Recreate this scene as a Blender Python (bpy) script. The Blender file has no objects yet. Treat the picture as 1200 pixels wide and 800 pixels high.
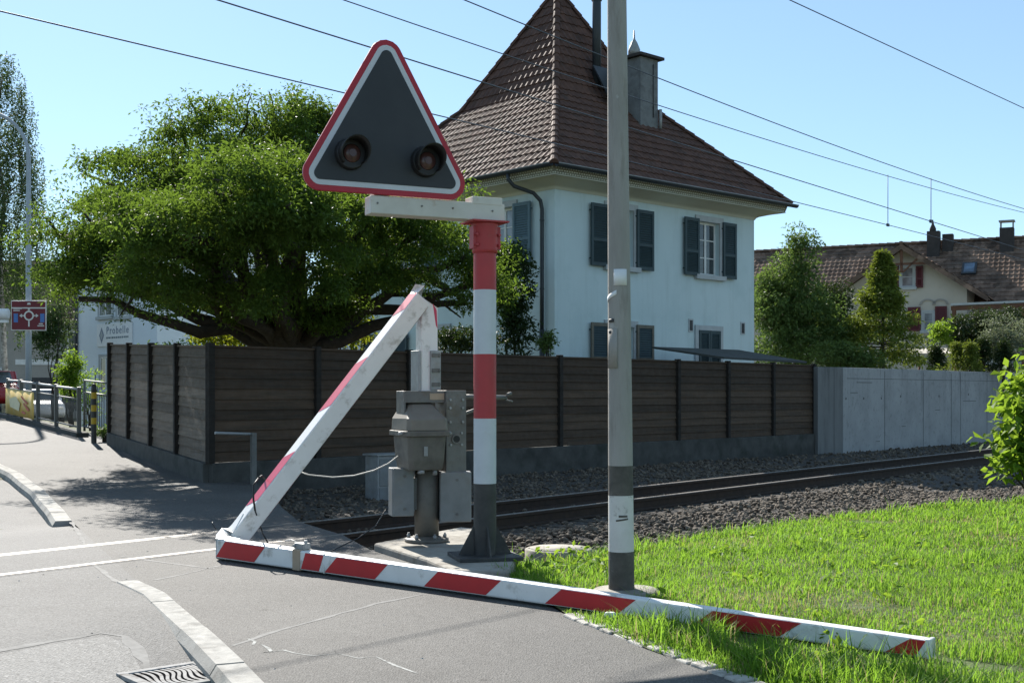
import bpy, bmesh, math, random
import numpy as np
from mathutils import Vector, Matrix, noise as mnoise
R = math.radians
rng = random.Random(7)
nr = np.random.default_rng(11)
scene = bpy.context.scene
COL = scene.collection

# ------------------------------------------------------------------ layout
F = 1428.0          # focal length in photo pixels
H = 1.35            # camera height
HOR = 460.0         # horizon row
def at(px, py, Y):
    return Vector(((px - 600.0) / F * Y, Y, H - (py - HOR) / F * Y))
WU = (-0.474, 0.880)          # direction up the street along the side fence
def sst(a, b, x):
    t = min(1.0, max(0.0, (x - a) / (b - a)))
    return t * t * (3 - 2 * t)
FC = (-4.47, 18.0)            # fence corner
def gz(x, y):
    s = (x - FC[0]) * WU[0] + (y - FC[1]) * WU[1]
    q = (x - FC[0]) * 0.880 + (y - FC[1]) * 0.474
    z = 0.7 * min(1.0, max(0.0, s / 19.0))
    if s < 2: z = 0.037 * (max(0, s + 2) ** 2) / 8.0
    if s > 17: z = 0.629 + 0.071 * (1 - math.exp(-(s - 17) * 0.5))
    return z * (1 - sst(0.0, 3.0, q))
TD = (math.sin(R(39.5)), math.cos(R(39.5)))     # track direction
TN = (TD[1], -TD[0])
def ap(x, y): return x * TD[0] + y * TD[1], x * TN[0] + y * TN[1]
def xy(a, p): return a * TD[0] + p * TN[0], a * TD[1] + p * TN[1]
def roadz(x, y):
    a, p = ap(x, y)
    return gz(x, y) - 0.115 * (sst(-6.6, -4.6, p) + sst(-10.8, -12.8, p) if p > -10.8 else sst(10.8, 12.8, -p))
def gp(px, py, zf=gz, dz=0.0):
    Y = F * H / (py - HOR)
    for _ in range(30):
        X = (px - 600) / F * Y
        Yn = F * (H - zf(X, Y) - dz) / (py - HOR)
        Y = 0.5 * Y + 0.5 * Yn
    return ((px - 600) / F * Y, Y)

# ------------------------------------------------------------------ materials
def newmat(name):
    m = bpy.data.materials.new(name); m.use_nodes = True
    nt = m.node_tree; nt.nodes.clear()
    out = nt.nodes.new('ShaderNodeOutputMaterial')
    return m, nt, out
def nd(nt, t, **kw):
    n = nt.nodes.new(t)
    for k, v in kw.items(): setattr(n, k, v)
    return n
def c4(c): return (c[0], c[1], c[2], 1.0)
def mixc(nt, fac, a, b):
    n = nd(nt, 'ShaderNodeMix', data_type='RGBA')
    for sock, v in ((n.inputs[0], fac), (n.inputs[6], a), (n.inputs[7], b)):
        if hasattr(v, 'is_output'): nt.links.new(v, sock)
        elif isinstance(v, (int, float)): sock.default_value = v
        else: sock.default_value = c4(v)
    return n.outputs[2]
def ramp(nt, v, a, b, p0=0.35, p1=0.65):
    n = nd(nt, 'ShaderNodeMapRange'); n.clamp = True
    nt.links.new(v, n.inputs[0])
    n.inputs[1].default_value = p0; n.inputs[2].default_value = p1
    n.inputs[3].default_value = a; n.inputs[4].default_value = b
    return n.outputs[0]
def noi(nt, vec, scale, detail=4, rough=0.55, sc3=None):
    if sc3:
        mp = nd(nt, 'ShaderNodeMapping'); mp.inputs['Scale'].default_value = sc3
        nt.links.new(vec, mp.inputs[0]); vec = mp.outputs[0]
    n = nd(nt, 'ShaderNodeTexNoise'); n.inputs['Scale'].default_value = scale
    n.inputs['Detail'].default_value = detail; n.inputs['Roughness'].default_value = rough
    nt.links.new(vec, n.inputs['Vector'])
    return n.outputs[0]
def mat(name, c, c2=None, scale=4.0, rough=0.7, bump=0.0, bscale=40.0, metal=0.0, sc3=None, dirt=None, dscale=1.5, dlo=0.5, dhi=0.7, spec=0.4, brough=0.55):
    """base colour c varied towards c2 by noise; patches of dirt colour; fine bump"""
    m, nt, out = newmat(name)
    b = nd(nt, 'ShaderNodeBsdfPrincipled'); nt.links.new(b.outputs[0], out.inputs[0])
    b.inputs['Roughness'].default_value = rough; b.inputs['Metallic'].default_value = metal
    b.inputs['Specular IOR Level'].default_value = spec
    tc = nd(nt, 'ShaderNodeTexCoord'); v = tc.outputs['Object']
    if c2 is None: c2 = tuple(x * 0.82 for x in c)
    col = mixc(nt, ramp(nt, noi(nt, v, scale, 6, 0.6, sc3), 0, 1), c, c2)
    if dirt:
        col = mixc(nt, ramp(nt, noi(nt, v, dscale, 8, 0.65, sc3), 0, 0.85, dlo, dhi), col, dirt)
    nt.links.new(col, b.inputs['Base Color'])
    if bump:
        bp = nd(nt, 'ShaderNodeBump'); bp.inputs['Strength'].default_value = 1.0; bp.inputs['Distance'].default_value = bump
        nt.links.new(noi(nt, v, bscale, 6, brough, sc3), bp.inputs['Height']); nt.links.new(bp.outputs[0], b.inputs['Normal'])
        rr = ramp(nt, noi(nt, v, scale * 3, 4), rough - 0.08, min(1, rough + 0.1)); nt.links.new(rr, b.inputs['Roughness'])
    return m
def leafmat(name, c, c2, trans=0.4, tcol=None, rough=0.55, spec=0.2):
    m, nt, out = newmat(name)
    g = nd(nt, 'ShaderNodeNewGeometry')
    tc = nd(nt, 'ShaderNodeTexCoord')
    f = nd(nt, 'ShaderNodeMath', operation='MULTIPLY_ADD')
    nt.links.new(g.outputs['Random Per Island'], f.inputs[0]); f.inputs[1].default_value = 0.6
    nt.links.new(ramp(nt, noi(nt, tc.outputs['Object'], 1.1, 3), 0.0, 0.4), f.inputs[2])
    col = mixc(nt, f.outputs[0], c, c2)
    b = nd(nt, 'ShaderNodeBsdfPrincipled'); b.inputs['Roughness'].default_value = rough; b.inputs['Specular IOR Level'].default_value = spec
    nt.links.new(col, b.inputs['Base Color'])
    t = nd(nt, 'ShaderNodeBsdfTranslucent')
    tcol = tcol or tuple(min(1, x * k) for x, k in zip(c2, (1.5, 1.35, 0.6)))
    nt.links.new(mixc(nt, 0.7, col, tcol), t.inputs[0])
    mx = nd(nt, 'ShaderNodeMixShader'); mx.inputs[0].default_value = trans
    nt.links.new(b.outputs[0], mx.inputs[1]); nt.links.new(t.outputs[0], mx.inputs[2]); nt.links.new(mx.outputs[0], out.inputs[0])
    return m

def asphalt_mat(name, c, c2, stain):
    m, nt, out = newmat(name)
    b = nd(nt, 'ShaderNodeBsdfPrincipled'); nt.links.new(b.outputs[0], out.inputs[0])
    v = nd(nt, 'ShaderNodeTexCoord').outputs['Object']
    col = mixc(nt, ramp(nt, noi(nt, v, 0.55, 6, 0.65), 0, 1, 0.38, 0.62), c, c2)
    col = mixc(nt, ramp(nt, noi(nt, v, 2.3, 7, 0.7), 0, 0.55, 0.56, 0.75), col, stain)
    # aggregate grain
    vo = nd(nt, 'ShaderNodeTexVoronoi'); vo.inputs['Scale'].default_value = 95
    nt.links.new(v, vo.inputs['Vector'])
    sep = nd(nt, 'ShaderNodeSeparateColor'); nt.links.new(vo.outputs['Color'], sep.inputs[0])
    col = mixc(nt, ramp(nt, sep.outputs[0], 0, 0.75, 0.7, 1.0), col, tuple(min(1, x * 2.1) for x in c))
    col = mixc(nt, ramp(nt, sep.outputs[1], 0, 0.7, 0.72, 1.0), col, tuple(x * 0.45 for x in c))
    col = mixc(nt, ramp(nt, noi(nt, v, 1.0, 5, 0.6, (0.5, 0.16, 1)), 0, 0.5, 0.5, 0.68), col, tuple(x * 1.5 for x in c))
    col = mixc(nt, ramp(nt, noi(nt, v, 5.5, 3, 0.5), 0, 0.8, 0.70, 0.76), col, tuple(x * 0.5 for x in c))
    nt.links.new(col, b.inputs['Base Color'])
    b.inputs['Roughness'].default_value = 0.82; b.inputs['Specular IOR Level'].default_value = 0.35
    bp = nd(nt, 'ShaderNodeBump'); bp.inputs['Distance'].default_value = 0.004
    nt.links.new(vo.outputs['Distance'], bp.inputs['Height']); nt.links.new(bp.outputs[0], b.inputs['Normal'])
    return m

M = {}
M['asphalt'] = asphalt_mat('asphalt', (0.092, 0.090, 0.088), (0.122, 0.12, 0.117), (0.066, 0.064, 0.062))
M['asphalt_path'] = asphalt_mat('asphalt_path', (0.078, 0.0745, 0.070), (0.103, 0.0985, 0.093), (0.055, 0.052, 0.049))
M['asphalt_patch'] = asphalt_mat('asphalt_patch', (0.15, 0.147, 0.141), (0.18, 0.176, 0.17), (0.12, 0.117, 0.113))
M['seam'] = mat('seam', (0.24, 0.234, 0.224), (0.15, 0.146, 0.14), 9, 0.9)
M['chalk'] = mat('chalk', (0.42, 0.42, 0.40), (0.16, 0.16, 0.15), 25, 0.95)
M['tar'] = mat('tar', (0.03, 0.03, 0.03), (0.06, 0.058, 0.055), 6, 0.6)
M['kerb'] = mat('kerb_concrete', (0.36, 0.35, 0.325), (0.28, 0.27, 0.25), 5, 0.9, 0.003, 90, dirt=(0.17, 0.16, 0.145), dscale=3)
M['concrete'] = mat('concrete', (0.30, 0.30, 0.29), (0.22, 0.22, 0.215), 2.5, 0.9, 0.004, 40, dirt=(0.10, 0.10, 0.095), dscale=2.0)
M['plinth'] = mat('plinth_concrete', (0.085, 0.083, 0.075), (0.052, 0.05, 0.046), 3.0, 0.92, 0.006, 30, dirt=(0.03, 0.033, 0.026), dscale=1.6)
M['slab'] = mat('slab_concrete', (0.36, 0.335, 0.29), (0.26, 0.24, 0.21), 4, 0.9, 0.004, 60, dirt=(0.16, 0.14, 0.11), dscale=3)
def wall_concrete():
    m, nt, out = newmat('boarded_concrete')
    b = nd(nt, 'ShaderNodeBsdfPrincipled'); nt.links.new(b.outputs[0], out.inputs[0]); b.inputs['Roughness'].default_value = 0.9
    v = nd(nt, 'ShaderNodeTexCoord').outputs['Object']
    col = mixc(nt, ramp(nt, noi(nt, v, 1.2, 6, 0.6), 0, 1), (0.36, 0.36, 0.355), (0.29, 0.291, 0.288))
    drip = noi(nt, v, 1.0, 8, 0.75, (3.0, 3.0, 0.22))
    sx = nd(nt, 'ShaderNodeSeparateXYZ'); nt.links.new(v, sx.inputs[0])
    hi = nd(nt, 'ShaderNodeMath', operation='MULTIPLY'); nt.links.new(ramp(nt, drip, 0, 0.8, 0.52, 0.72), hi.inputs[0]); nt.links.new(ramp(nt, sx.outputs[2], 0.12, 1.0, 0.9, 2.3), hi.inputs[1])
    col = mixc(nt, hi.outputs[0], col, (0.045, 0.045, 0.045))
    col = mixc(nt, ramp(nt, noi(nt, v, 9, 5), 0, 0.35, 0.55, 0.7), col, (0.12, 0.12, 0.12))
    nt.links.new(col, b.inputs['Base Color'])
    bp = nd(nt, 'ShaderNodeBump'); bp.inputs['Distance'].default_value = 0.004
    nt.links.new(noi(nt, v, 30, 5), bp.inputs['Height']); nt.links.new(bp.outputs[0], b.inputs['Normal'])
    return m
M['wall_concrete'] = wall_concrete()
M['end_concrete'] = mat('darker_concrete', (0.20, 0.20, 0.195), (0.15, 0.15, 0.147), 1.5, 0.9, 0.004, 40, sc3=(2.5, 2.5, 0.35), dirt=(0.085, 0.085, 0.08), dscale=1.5)  # end panel concrete, darker than the wall body
M['joint'] = mat('joint', (0.12, 0.12, 0.12), None, 8, 0.95)
M['soil'] = mat('soil', (0.07, 0.055, 0.035), (0.045, 0.05, 0.02), 2, 0.95, 0.01, 20)
M['lawn_soil'] = mat('lawn_soil', (0.065, 0.105, 0.022), (0.085, 0.10, 0.035), 3.0, 0.95, 0.02, 30)
M['far_ground'] = mat('far_ground', (0.07, 0.085, 0.035), (0.10, 0.095, 0.06), 0.3, 0.95)
M['ballast_bed'] = mat('ballast_bed', (0.075, 0.066, 0.056), (0.04, 0.036, 0.032), 12, 0.95, 0.03, 25)
def stone_mat():
    m, nt, out = newmat('ballast_stone')
    b = nd(nt, 'ShaderNodeBsdfPrincipled'); nt.links.new(b.outputs[0], out.inputs[0]); b.inputs['Roughness'].default_value = 0.9
    g = nd(nt, 'ShaderNodeNewGeometry'); v = nd(nt, 'ShaderNodeTexCoord').outputs['Object']
    col = mixc(nt, g.outputs['Random Per Island'], (0.062, 0.045, 0.030), (0.20, 0.165, 0.125))
    col = mixc(nt, ramp(nt, noi(nt, v, 30, 4), 0, 0.5), col, (0.06, 0.046, 0.034))
    nt.links.new(col, b.inputs['Base Color'])
    return m
M['stone'] = stone_mat()
M['cobble'] = mat('cobble', (0.46, 0.44, 0.40), (0.33, 0.31, 0.28), 14, 0.85, 0.005, 60, dirt=(0.2, 0.18, 0.15), dscale=9)
M['white_paint'] = mat('white_paint', (0.80, 0.79, 0.77), (0.74, 0.73, 0.71), 6, 0.42, 0.0, dirt=(0.42, 0.40, 0.36), dscale=6.5, dlo=0.53, dhi=0.66)
M['red_film'] = mat('red_film', (0.52, 0.022, 0.028), (0.45, 0.02, 0.026), 7, 0.4)
M['pink_film'] = mat('sunlit_red_film', (0.56, 0.05, 0.11), (0.5, 0.045, 0.1), 7, 0.42)  # red film, sunlight on the raised pieces put into its pinker colour
M['white_band'] = mat('white_band', (0.56, 0.59, 0.62), (0.51, 0.54, 0.57), 5, 0.45, dirt=(0.5, 0.5, 0.48), dscale=5, dlo=0.6, dhi=0.75)
M['red_band'] = mat('red_band', (0.42, 0.045, 0.05), (0.36, 0.043, 0.048), 6, 0.5, dirt=(0.33, 0.07, 0.06), dscale=6, dlo=0.58)
M['black_paint'] = mat('black_paint', (0.035, 0.036, 0.036), (0.06, 0.058, 0.055), 9, 0.6, dirt=(0.12, 0.11, 0.1), dscale=7, dlo=0.57)
M['arm_white'] = mat('arm_white', (0.60, 0.58, 0.52), (0.52, 0.495, 0.44), 5, 0.55, dirt=(0.36, 0.26, 0.17), dscale=7, dlo=0.6, dhi=0.72)
M['steel'] = mat('weathered_steel', (0.185, 0.182, 0.172), (0.135, 0.132, 0.124), 6, 0.55, 0.002, 60, metal=0.25, dirt=(0.13, 0.11, 0.085), dscale=5)
M['galv'] = mat('galvanised', (0.33, 0.335, 0.335), (0.26, 0.265, 0.268), 9, 0.5, metal=0.35, dirt=(0.24, 0.23, 0.21), dscale=6)
M['machine'] = mat('machine_paint', (0.155, 0.142, 0.122), (0.115, 0.106, 0.092), 5, 0.6, 0.0015, 70, dirt=(0.09, 0.08, 0.07), dscale=5)
M['machine_beige'] = mat('machine_lid', (0.21, 0.19, 0.158), (0.165, 0.148, 0.122), 5, 0.55, dirt=(0.17, 0.15, 0.12), dscale=6)
M['box_grey'] = mat('box_grey', (0.225, 0.23, 0.23), (0.175, 0.18, 0.18), 6, 0.55, dirt=(0.2, 0.19, 0.17), dscale=7, dlo=0.53)
M['drain'] = mat('cast_iron_worn', (0.40, 0.39, 0.38), (0.3, 0.295, 0.285), 20, 0.95, spec=0.08, dirt=(0.12, 0.1, 0.085), dscale=14)
M['drain_pit'] = mat('drain_pit', (0.012, 0.012, 0.014), None, 9, 1.0, spec=0.0)
M['dark_metal'] = mat('dark_metal', (0.04, 0.042, 0.045), (0.06, 0.06, 0.06), 8, 0.55, metal=0.3)
M['sign_grey'] = mat('sign_grey', (0.022, 0.025, 0.029), (0.03, 0.033, 0.037), 3, 0.5)
M['sign_white'] = mat('sign_white', (0.56, 0.57, 0.60), (0.51, 0.52, 0.55), 4, 0.4)
M['sign_red'] = mat('sign_red', (0.40, 0.014, 0.03), (0.36, 0.014, 0.028), 4, 0.4)
M['lens'] = mat('lamp_lens', (0.10, 0.045, 0.038), (0.07, 0.033, 0.03), 30, 0.25)
M['black'] = mat('black_plastic', (0.012, 0.012, 0.013), (0.018, 0.018, 0.018), 8, 0.5)
def mast_mat():
    m, nt, out = newmat('mast_concrete')
    b = nd(nt, 'ShaderNodeBsdfPrincipled'); nt.links.new(b.outputs[0], out.inputs[0]); b.inputs['Roughness'].default_value = 0.85
    v = nd(nt, 'ShaderNodeTexCoord').outputs['Object']
    col = mixc(nt, ramp(nt, noi(nt, v, 3, 7, 0.65, (2, 2, 0.5)), 0, 1), (0.345, 0.325, 0.297), (0.27, 0.254, 0.23))
    col = mixc(nt, ramp(nt, noi(nt, v, 5, 8, 0.7, (2.5, 2.5, 0.35)), 0, 0.6, 0.54, 0.72), col, (0.15, 0.125, 0.10))
    col = mixc(nt, ramp(nt, noi(nt, v, 9, 5), 0, 0.7, 0.66, 0.74), col, (0.42, 0.41, 0.39))
    nt.links.new(col, b.inputs['Base Color'])
    bp = nd(nt, 'ShaderNodeBump'); bp.inputs['Distance'].default_value = 0.002
    nt.links.new(noi(nt, v, 90, 4), bp.inputs['Height']); nt.links.new(bp.outputs[0], b.inputs['Normal'])
    return m
M['mast'] = mast_mat()
M['mast_white'] = mat('mast_white', (0.68, 0.66, 0.62), (0.58, 0.56, 0.52), 6, 0.75, 0.001, 60, dirt=(0.2, 0.18, 0.16), dscale=9, dlo=0.6, dhi=0.7)
M['mast_dark'] = mat('mast_dark', (0.075, 0.07, 0.06), (0.12, 0.11, 0.095), 10, 0.85, 0.001, 60, dirt=(0.2, 0.19, 0.17), dscale=12, dlo=0.6, dhi=0.72)
def wood(name, c, c2, dirt):
    m = mat(name, c, c2, 3.0, 0.85, 0.003, 18, sc3=(0.35, 0.35, 6.0), dirt=dirt, dscale=2.2); vary(m, 0.35, island=True); return m
def vary(m, amount, island=False, scale=4.0):
    # every board / tile has its own tone
    nt = m.node_tree; b = next(n for n in nt.nodes if n.type == 'BSDF_PRINCIPLED'); src = b.inputs['Base Color'].links[0].from_socket
    if island: r = nd(nt, 'ShaderNodeNewGeometry').outputs['Random Per Island']
    else:
        vo = nd(nt, 'ShaderNodeTexVoronoi'); vo.inputs['Scale'].default_value = scale; nt.links.new(next(n for n in nt.nodes if n.type == 'TEX_COORD').outputs['Object'], vo.inputs['Vector'])
        sp = nd(nt, 'ShaderNodeSeparateColor'); nt.links.new(vo.outputs['Color'], sp.inputs[0]); r = sp.outputs[0]
    g = ramp(nt, r, 1 - amount, 1 + amount * 0.8, 0, 1)
    h = nd(nt, 'ShaderNodeHueSaturation'); nt.links.new(g, h.inputs['Value']); nt.links.new(src, h.inputs['Color']); nt.links.new(h.outputs[0], b.inputs['Base Color'])
M['fence_dark'] = wood('fence_wood', (0.086, 0.054, 0.034), (0.06, 0.039, 0.025), (0.042, 0.031, 0.021))
M['fence_grey'] = wood('fence_wood_weathered_lit', (0.175, 0.133, 0.10), (0.122, 0.093, 0.07), (0.08, 0.064, 0.048))  # weathered grey, also lightened for more sky and road bounce than the front
M['fence_post'] = wood('fence_post_wood', (0.034, 0.026, 0.020), (0.024, 0.019, 0.015), (0.02, 0.018, 0.015))
M['rail_side'] = mat('rail_rust', (0.055, 0.035, 0.024), (0.035, 0.024, 0.018), 12, 0.9)
M['rail_head'] = mat('rail_head', (0.22, 0.20, 0.18), (0.14, 0.12, 0.10), 20, 0.6, metal=0.45)
M['sleeper'] = mat('sleeper', (0.06, 0.048, 0.036), (0.04, 0.033, 0.026), 8, 0.95, 0.006, 30)
M['bark'] = mat('bark', (0.06, 0.046, 0.034), (0.035, 0.028, 0.021), 8, 0.95, 0.025, 14)
M['bark_birch'] = mat('bark_birch', (0.5, 0.48, 0.44), (0.12, 0.11, 0.1), 5, 0.9)
M['stucco'] = mat('stucco', (0.565, 0.665, 0.675), (0.535, 0.635, 0.645), 1.1, 0.9, 0.002, 120, dirt=(0.45, 0.56, 0.565), dscale=0.8, dlo=0.52, dhi=0.75)
def streaked(m, dark, amount):
    nt = m.node_tree; b = next(n for n in nt.nodes if n.type == 'BSDF_PRINCIPLED'); src = b.inputs['Base Color'].links[0].from_socket
    v = next(n for n in nt.nodes if n.type == 'TEX_COORD').outputs['Object']
    st = ramp(nt, noi(nt, v, 1.0, 8, 0.7, (3.2, 3.2, 0.28)), 0, amount, 0.5, 0.72)
    nt.links.new(mixc(nt, st, src, dark), b.inputs['Base Color'])
streaked(M['stucco'], (0.38, 0.46, 0.455), 0.42)
M['stucco_white'] = mat('stucco_white', (0.70, 0.75, 0.79), (0.66, 0.71, 0.75), 1.1, 0.9, 0.002, 120)
M['stucco_beige'] = mat('stucco_beige', (0.52, 0.475, 0.405), (0.465, 0.425, 0.36), 1.1, 0.9, 0.003, 100)
M['stucco_grey'] = mat('stucco_grey', (0.34, 0.32, 0.29), (0.29, 0.275, 0.25), 1.1, 0.9, 0.003, 100)
M['cream'] = mat('cream_paint', (0.55, 0.54, 0.44), (0.51, 0.5, 0.41), 2, 0.7)
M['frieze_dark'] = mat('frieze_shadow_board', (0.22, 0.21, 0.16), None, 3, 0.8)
M['trim'] = mat('stone_trim', (0.45, 0.47, 0.475), (0.39, 0.41, 0.415), 4, 0.85, 0.002, 80)
M['shutter'] = mat('shutter_green', (0.035, 0.062, 0.07), (0.028, 0.05, 0.058), 4, 0.55)
M['shutter_tan'] = mat('shutter_edge', (0.16, 0.14, 0.105), (0.11, 0.1, 0.08), 5, 0.6)
M['shutter_blue'] = mat('shutter_blue', (0.10, 0.16, 0.19), (0.085, 0.14, 0.165), 5, 0.6)
M['shutter_red'] = mat('shutter_red', (0.105, 0.018, 0.022), (0.08, 0.015, 0.019), 5, 0.55)
M['win_white'] = mat('window_white', (0.72, 0.72, 0.70), None, 4, 0.5)
def glass(name, c, rough=0.06):
    m, nt, out = newmat(name)
    b = nd(nt, 'ShaderNodeBsdfPrincipled'); nt.links.new(b.outputs[0], out.inputs[0])
    b.inputs['Roughness'].default_value = rough; b.inputs['Specular IOR Level'].default_value = 0.9
    v = nd(nt, 'ShaderNodeTexCoord').outputs['Object']
    nt.links.new(mixc(nt, ramp(nt, noi(nt, v, 2.2, 3), 0, 1), c, tuple(x * 0.45 for x in c)), b.inputs['Base Color'])
    return m
M['glass'] = glass('window_glass', (0.05, 0.06, 0.065))
M['glass_sky'] = glass('skylight_glass', (0.10, 0.17, 0.26), 0.03)
M['curtain_glass'] = glass('curtained_glass', (0.26, 0.28, 0.30), 0.1)
M['tile'] = mat('roof_tile', (0.118, 0.062, 0.045), (0.084, 0.045, 0.034), 5.0, 0.8, 0.003, 40, dirt=(0.062, 0.041, 0.032), dscale=2.6, spec=0.22)
M['tile_far'] = mat('roof_tile_grey', (0.20, 0.135, 0.10), (0.14, 0.096, 0.074), 1.5, 0.9, spec=0.12, dirt=(0.075, 0.065, 0.055), dscale=0.9)
vary(M['tile'], 0.17); vary(M['tile_far'], 0.4, scale=3.0)
M['gutter'] = mat('gutter_metal', (0.035, 0.042, 0.05), (0.045, 0.05, 0.055), 6, 0.45, metal=0.3)
M['chimney'] = mat('chimney_render', (0.20, 0.205, 0.205), (0.15, 0.155, 0.155), 4, 0.9, 0.003, 60, dirt=(0.09, 0.09, 0.09), dscale=3)
M['brick_dark'] = mat('chimney_dark', (0.055, 0.048, 0.045), (0.04, 0.035, 0.033), 6, 0.9)
M['bitumen'] = mat('bitumen_roof', (0.05, 0.055, 0.055), (0.07, 0.075, 0.072), 3, 0.9, 0.004, 60)
M['wood_brown'] = mat('stained_wood', (0.14, 0.06, 0.03), (0.1, 0.045, 0.025), 6, 0.7)
M['sign_brown'] = mat('sign_brown', (0.155, 0.013, 0.022), (0.135, 0.012, 0.02), 3, 0.5)
M['sign_light'] = mat('sign_light', (0.72, 0.70, 0.66), None, 3, 0.5)
M['sign_blue'] = mat('sign_blue', (0.08, 0.19, 0.48), None, 3, 0.5)
M['lamp_grey'] = mat('lamp_post_grey', (0.36, 0.40, 0.45), (0.31, 0.35, 0.39), 5, 0.5, metal=0.2)
M['railing'] = mat('railing_steel', (0.17, 0.165, 0.155), (0.13, 0.127, 0.12), 6, 0.55, metal=0.3)
M['mesh_grey'] = mat('perforated_sheet', (0.12, 0.118, 0.11), (0.15, 0.148, 0.14), 20, 0.6)
M['banner'] = mat('banner_yellow', (0.72, 0.46, 0.07), (0.66, 0.5, 0.2), 2.5, 0.6)
M['banner_red'] = mat('banner_red', (0.5, 0.09, 0.05), None, 3, 0.6)
M['banner_pale'] = mat('banner_pale', (0.74, 0.66, 0.42), None, 3, 0.6)
M['yellow'] = mat('yellow_paint', (0.55, 0.36, 0.03), None, 6, 0.6)
M['car_red'] = mat('car_red', (0.32, 0.012, 0.014), (0.3, 0.012, 0.014), 2, 0.22, spec=0.7)
M['car_white'] = mat('car_silver', (0.55, 0.58, 0.62), (0.52, 0.55, 0.6), 2, 0.22, spec=0.7)
M['car_dark'] = mat('car_dark', (0.02, 0.024, 0.032), None, 2, 0.22, spec=0.7)
M['rubber'] = mat('rubber', (0.015, 0.015, 0.015), None, 9, 0.85)
M['text_grey'] = mat('text_grey', (0.22, 0.26, 0.33), None, 3, 0.6)
M['cable_white'] = mat('cable_pale', (0.55, 0.53, 0.48), None, 9, 0.6)
M['wire'] = mat('overhead_copper', (0.085, 0.10, 0.13), None, 9, 0.6)
M['tape'] = mat('brown_tape', (0.42, 0.32, 0.23), (0.36, 0.27, 0.19), 9, 0.55)
M['plate_white'] = mat('plate_white', (0.78, 0.78, 0.78), (0.7, 0.7, 0.7), 12, 0.5)
M['hill'] = mat('hill_wood', (0.16, 0.22, 0.27), (0.13, 0.19, 0.24), 0.05, 1.0)
M['wood_box'] = mat('nest_box_wood', (0.16, 0.09, 0.055), None, 6, 0.8)
M['leaf_dark'] = leafmat('leaf_dark', (0.028, 0.058, 0.012), (0.072, 0.124, 0.021), 0.40, (0.22, 0.34, 0.035))
M['leaf_mid'] = leafmat('leaf_mid', (0.055, 0.100, 0.030), (0.12, 0.18, 0.055), 0.36, (0.20, 0.30, 0.05))
M['leaf_conifer'] = leafmat('leaf_conifer', (0.075, 0.120, 0.022), (0.16, 0.20, 0.035), 0.32, (0.26, 0.32, 0.03))
M['leaf_deep'] = leafmat('leaf_deep', (0.016, 0.035, 0.012), (0.040, 0.066, 0.020), 0.25)
M['leaf_silver'] = leafmat('leaf_silver', (0.105, 0.13, 0.085), (0.17, 0.19, 0.13), 0.3, (0.28, 0.33, 0.16))
M['leaf_bright'] = leafmat('leaf_bright', (0.060, 0.13, 0.014), (0.115, 0.20, 0.024), 0.5, (0.34, 0.50, 0.04))
M['leaf_birch'] = leafmat('leaf_birch', (0.030, 0.062, 0.020), (0.062, 0.105, 0.03), 0.3, (0.15, 0.22, 0.06))
M['leaf_lime'] = leafmat('leaf_lime', (0.09, 0.14, 0.012), (0.16, 0.2, 0.018), 0.45, (0.42, 0.46, 0.03))
M['grass'] = leafmat('grass_blade', (0.060, 0.150, 0.018), (0.125, 0.23, 0.034), 0.52, (0.33, 0.56, 0.05), 0.6, 0.15)
M['grass_dry'] = leafmat('grass_dry', (0.24, 0.2, 0.09), (0.32, 0.28, 0.13), 0.4, (0.5, 0.45, 0.2), 0.7, 0.1)

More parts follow.
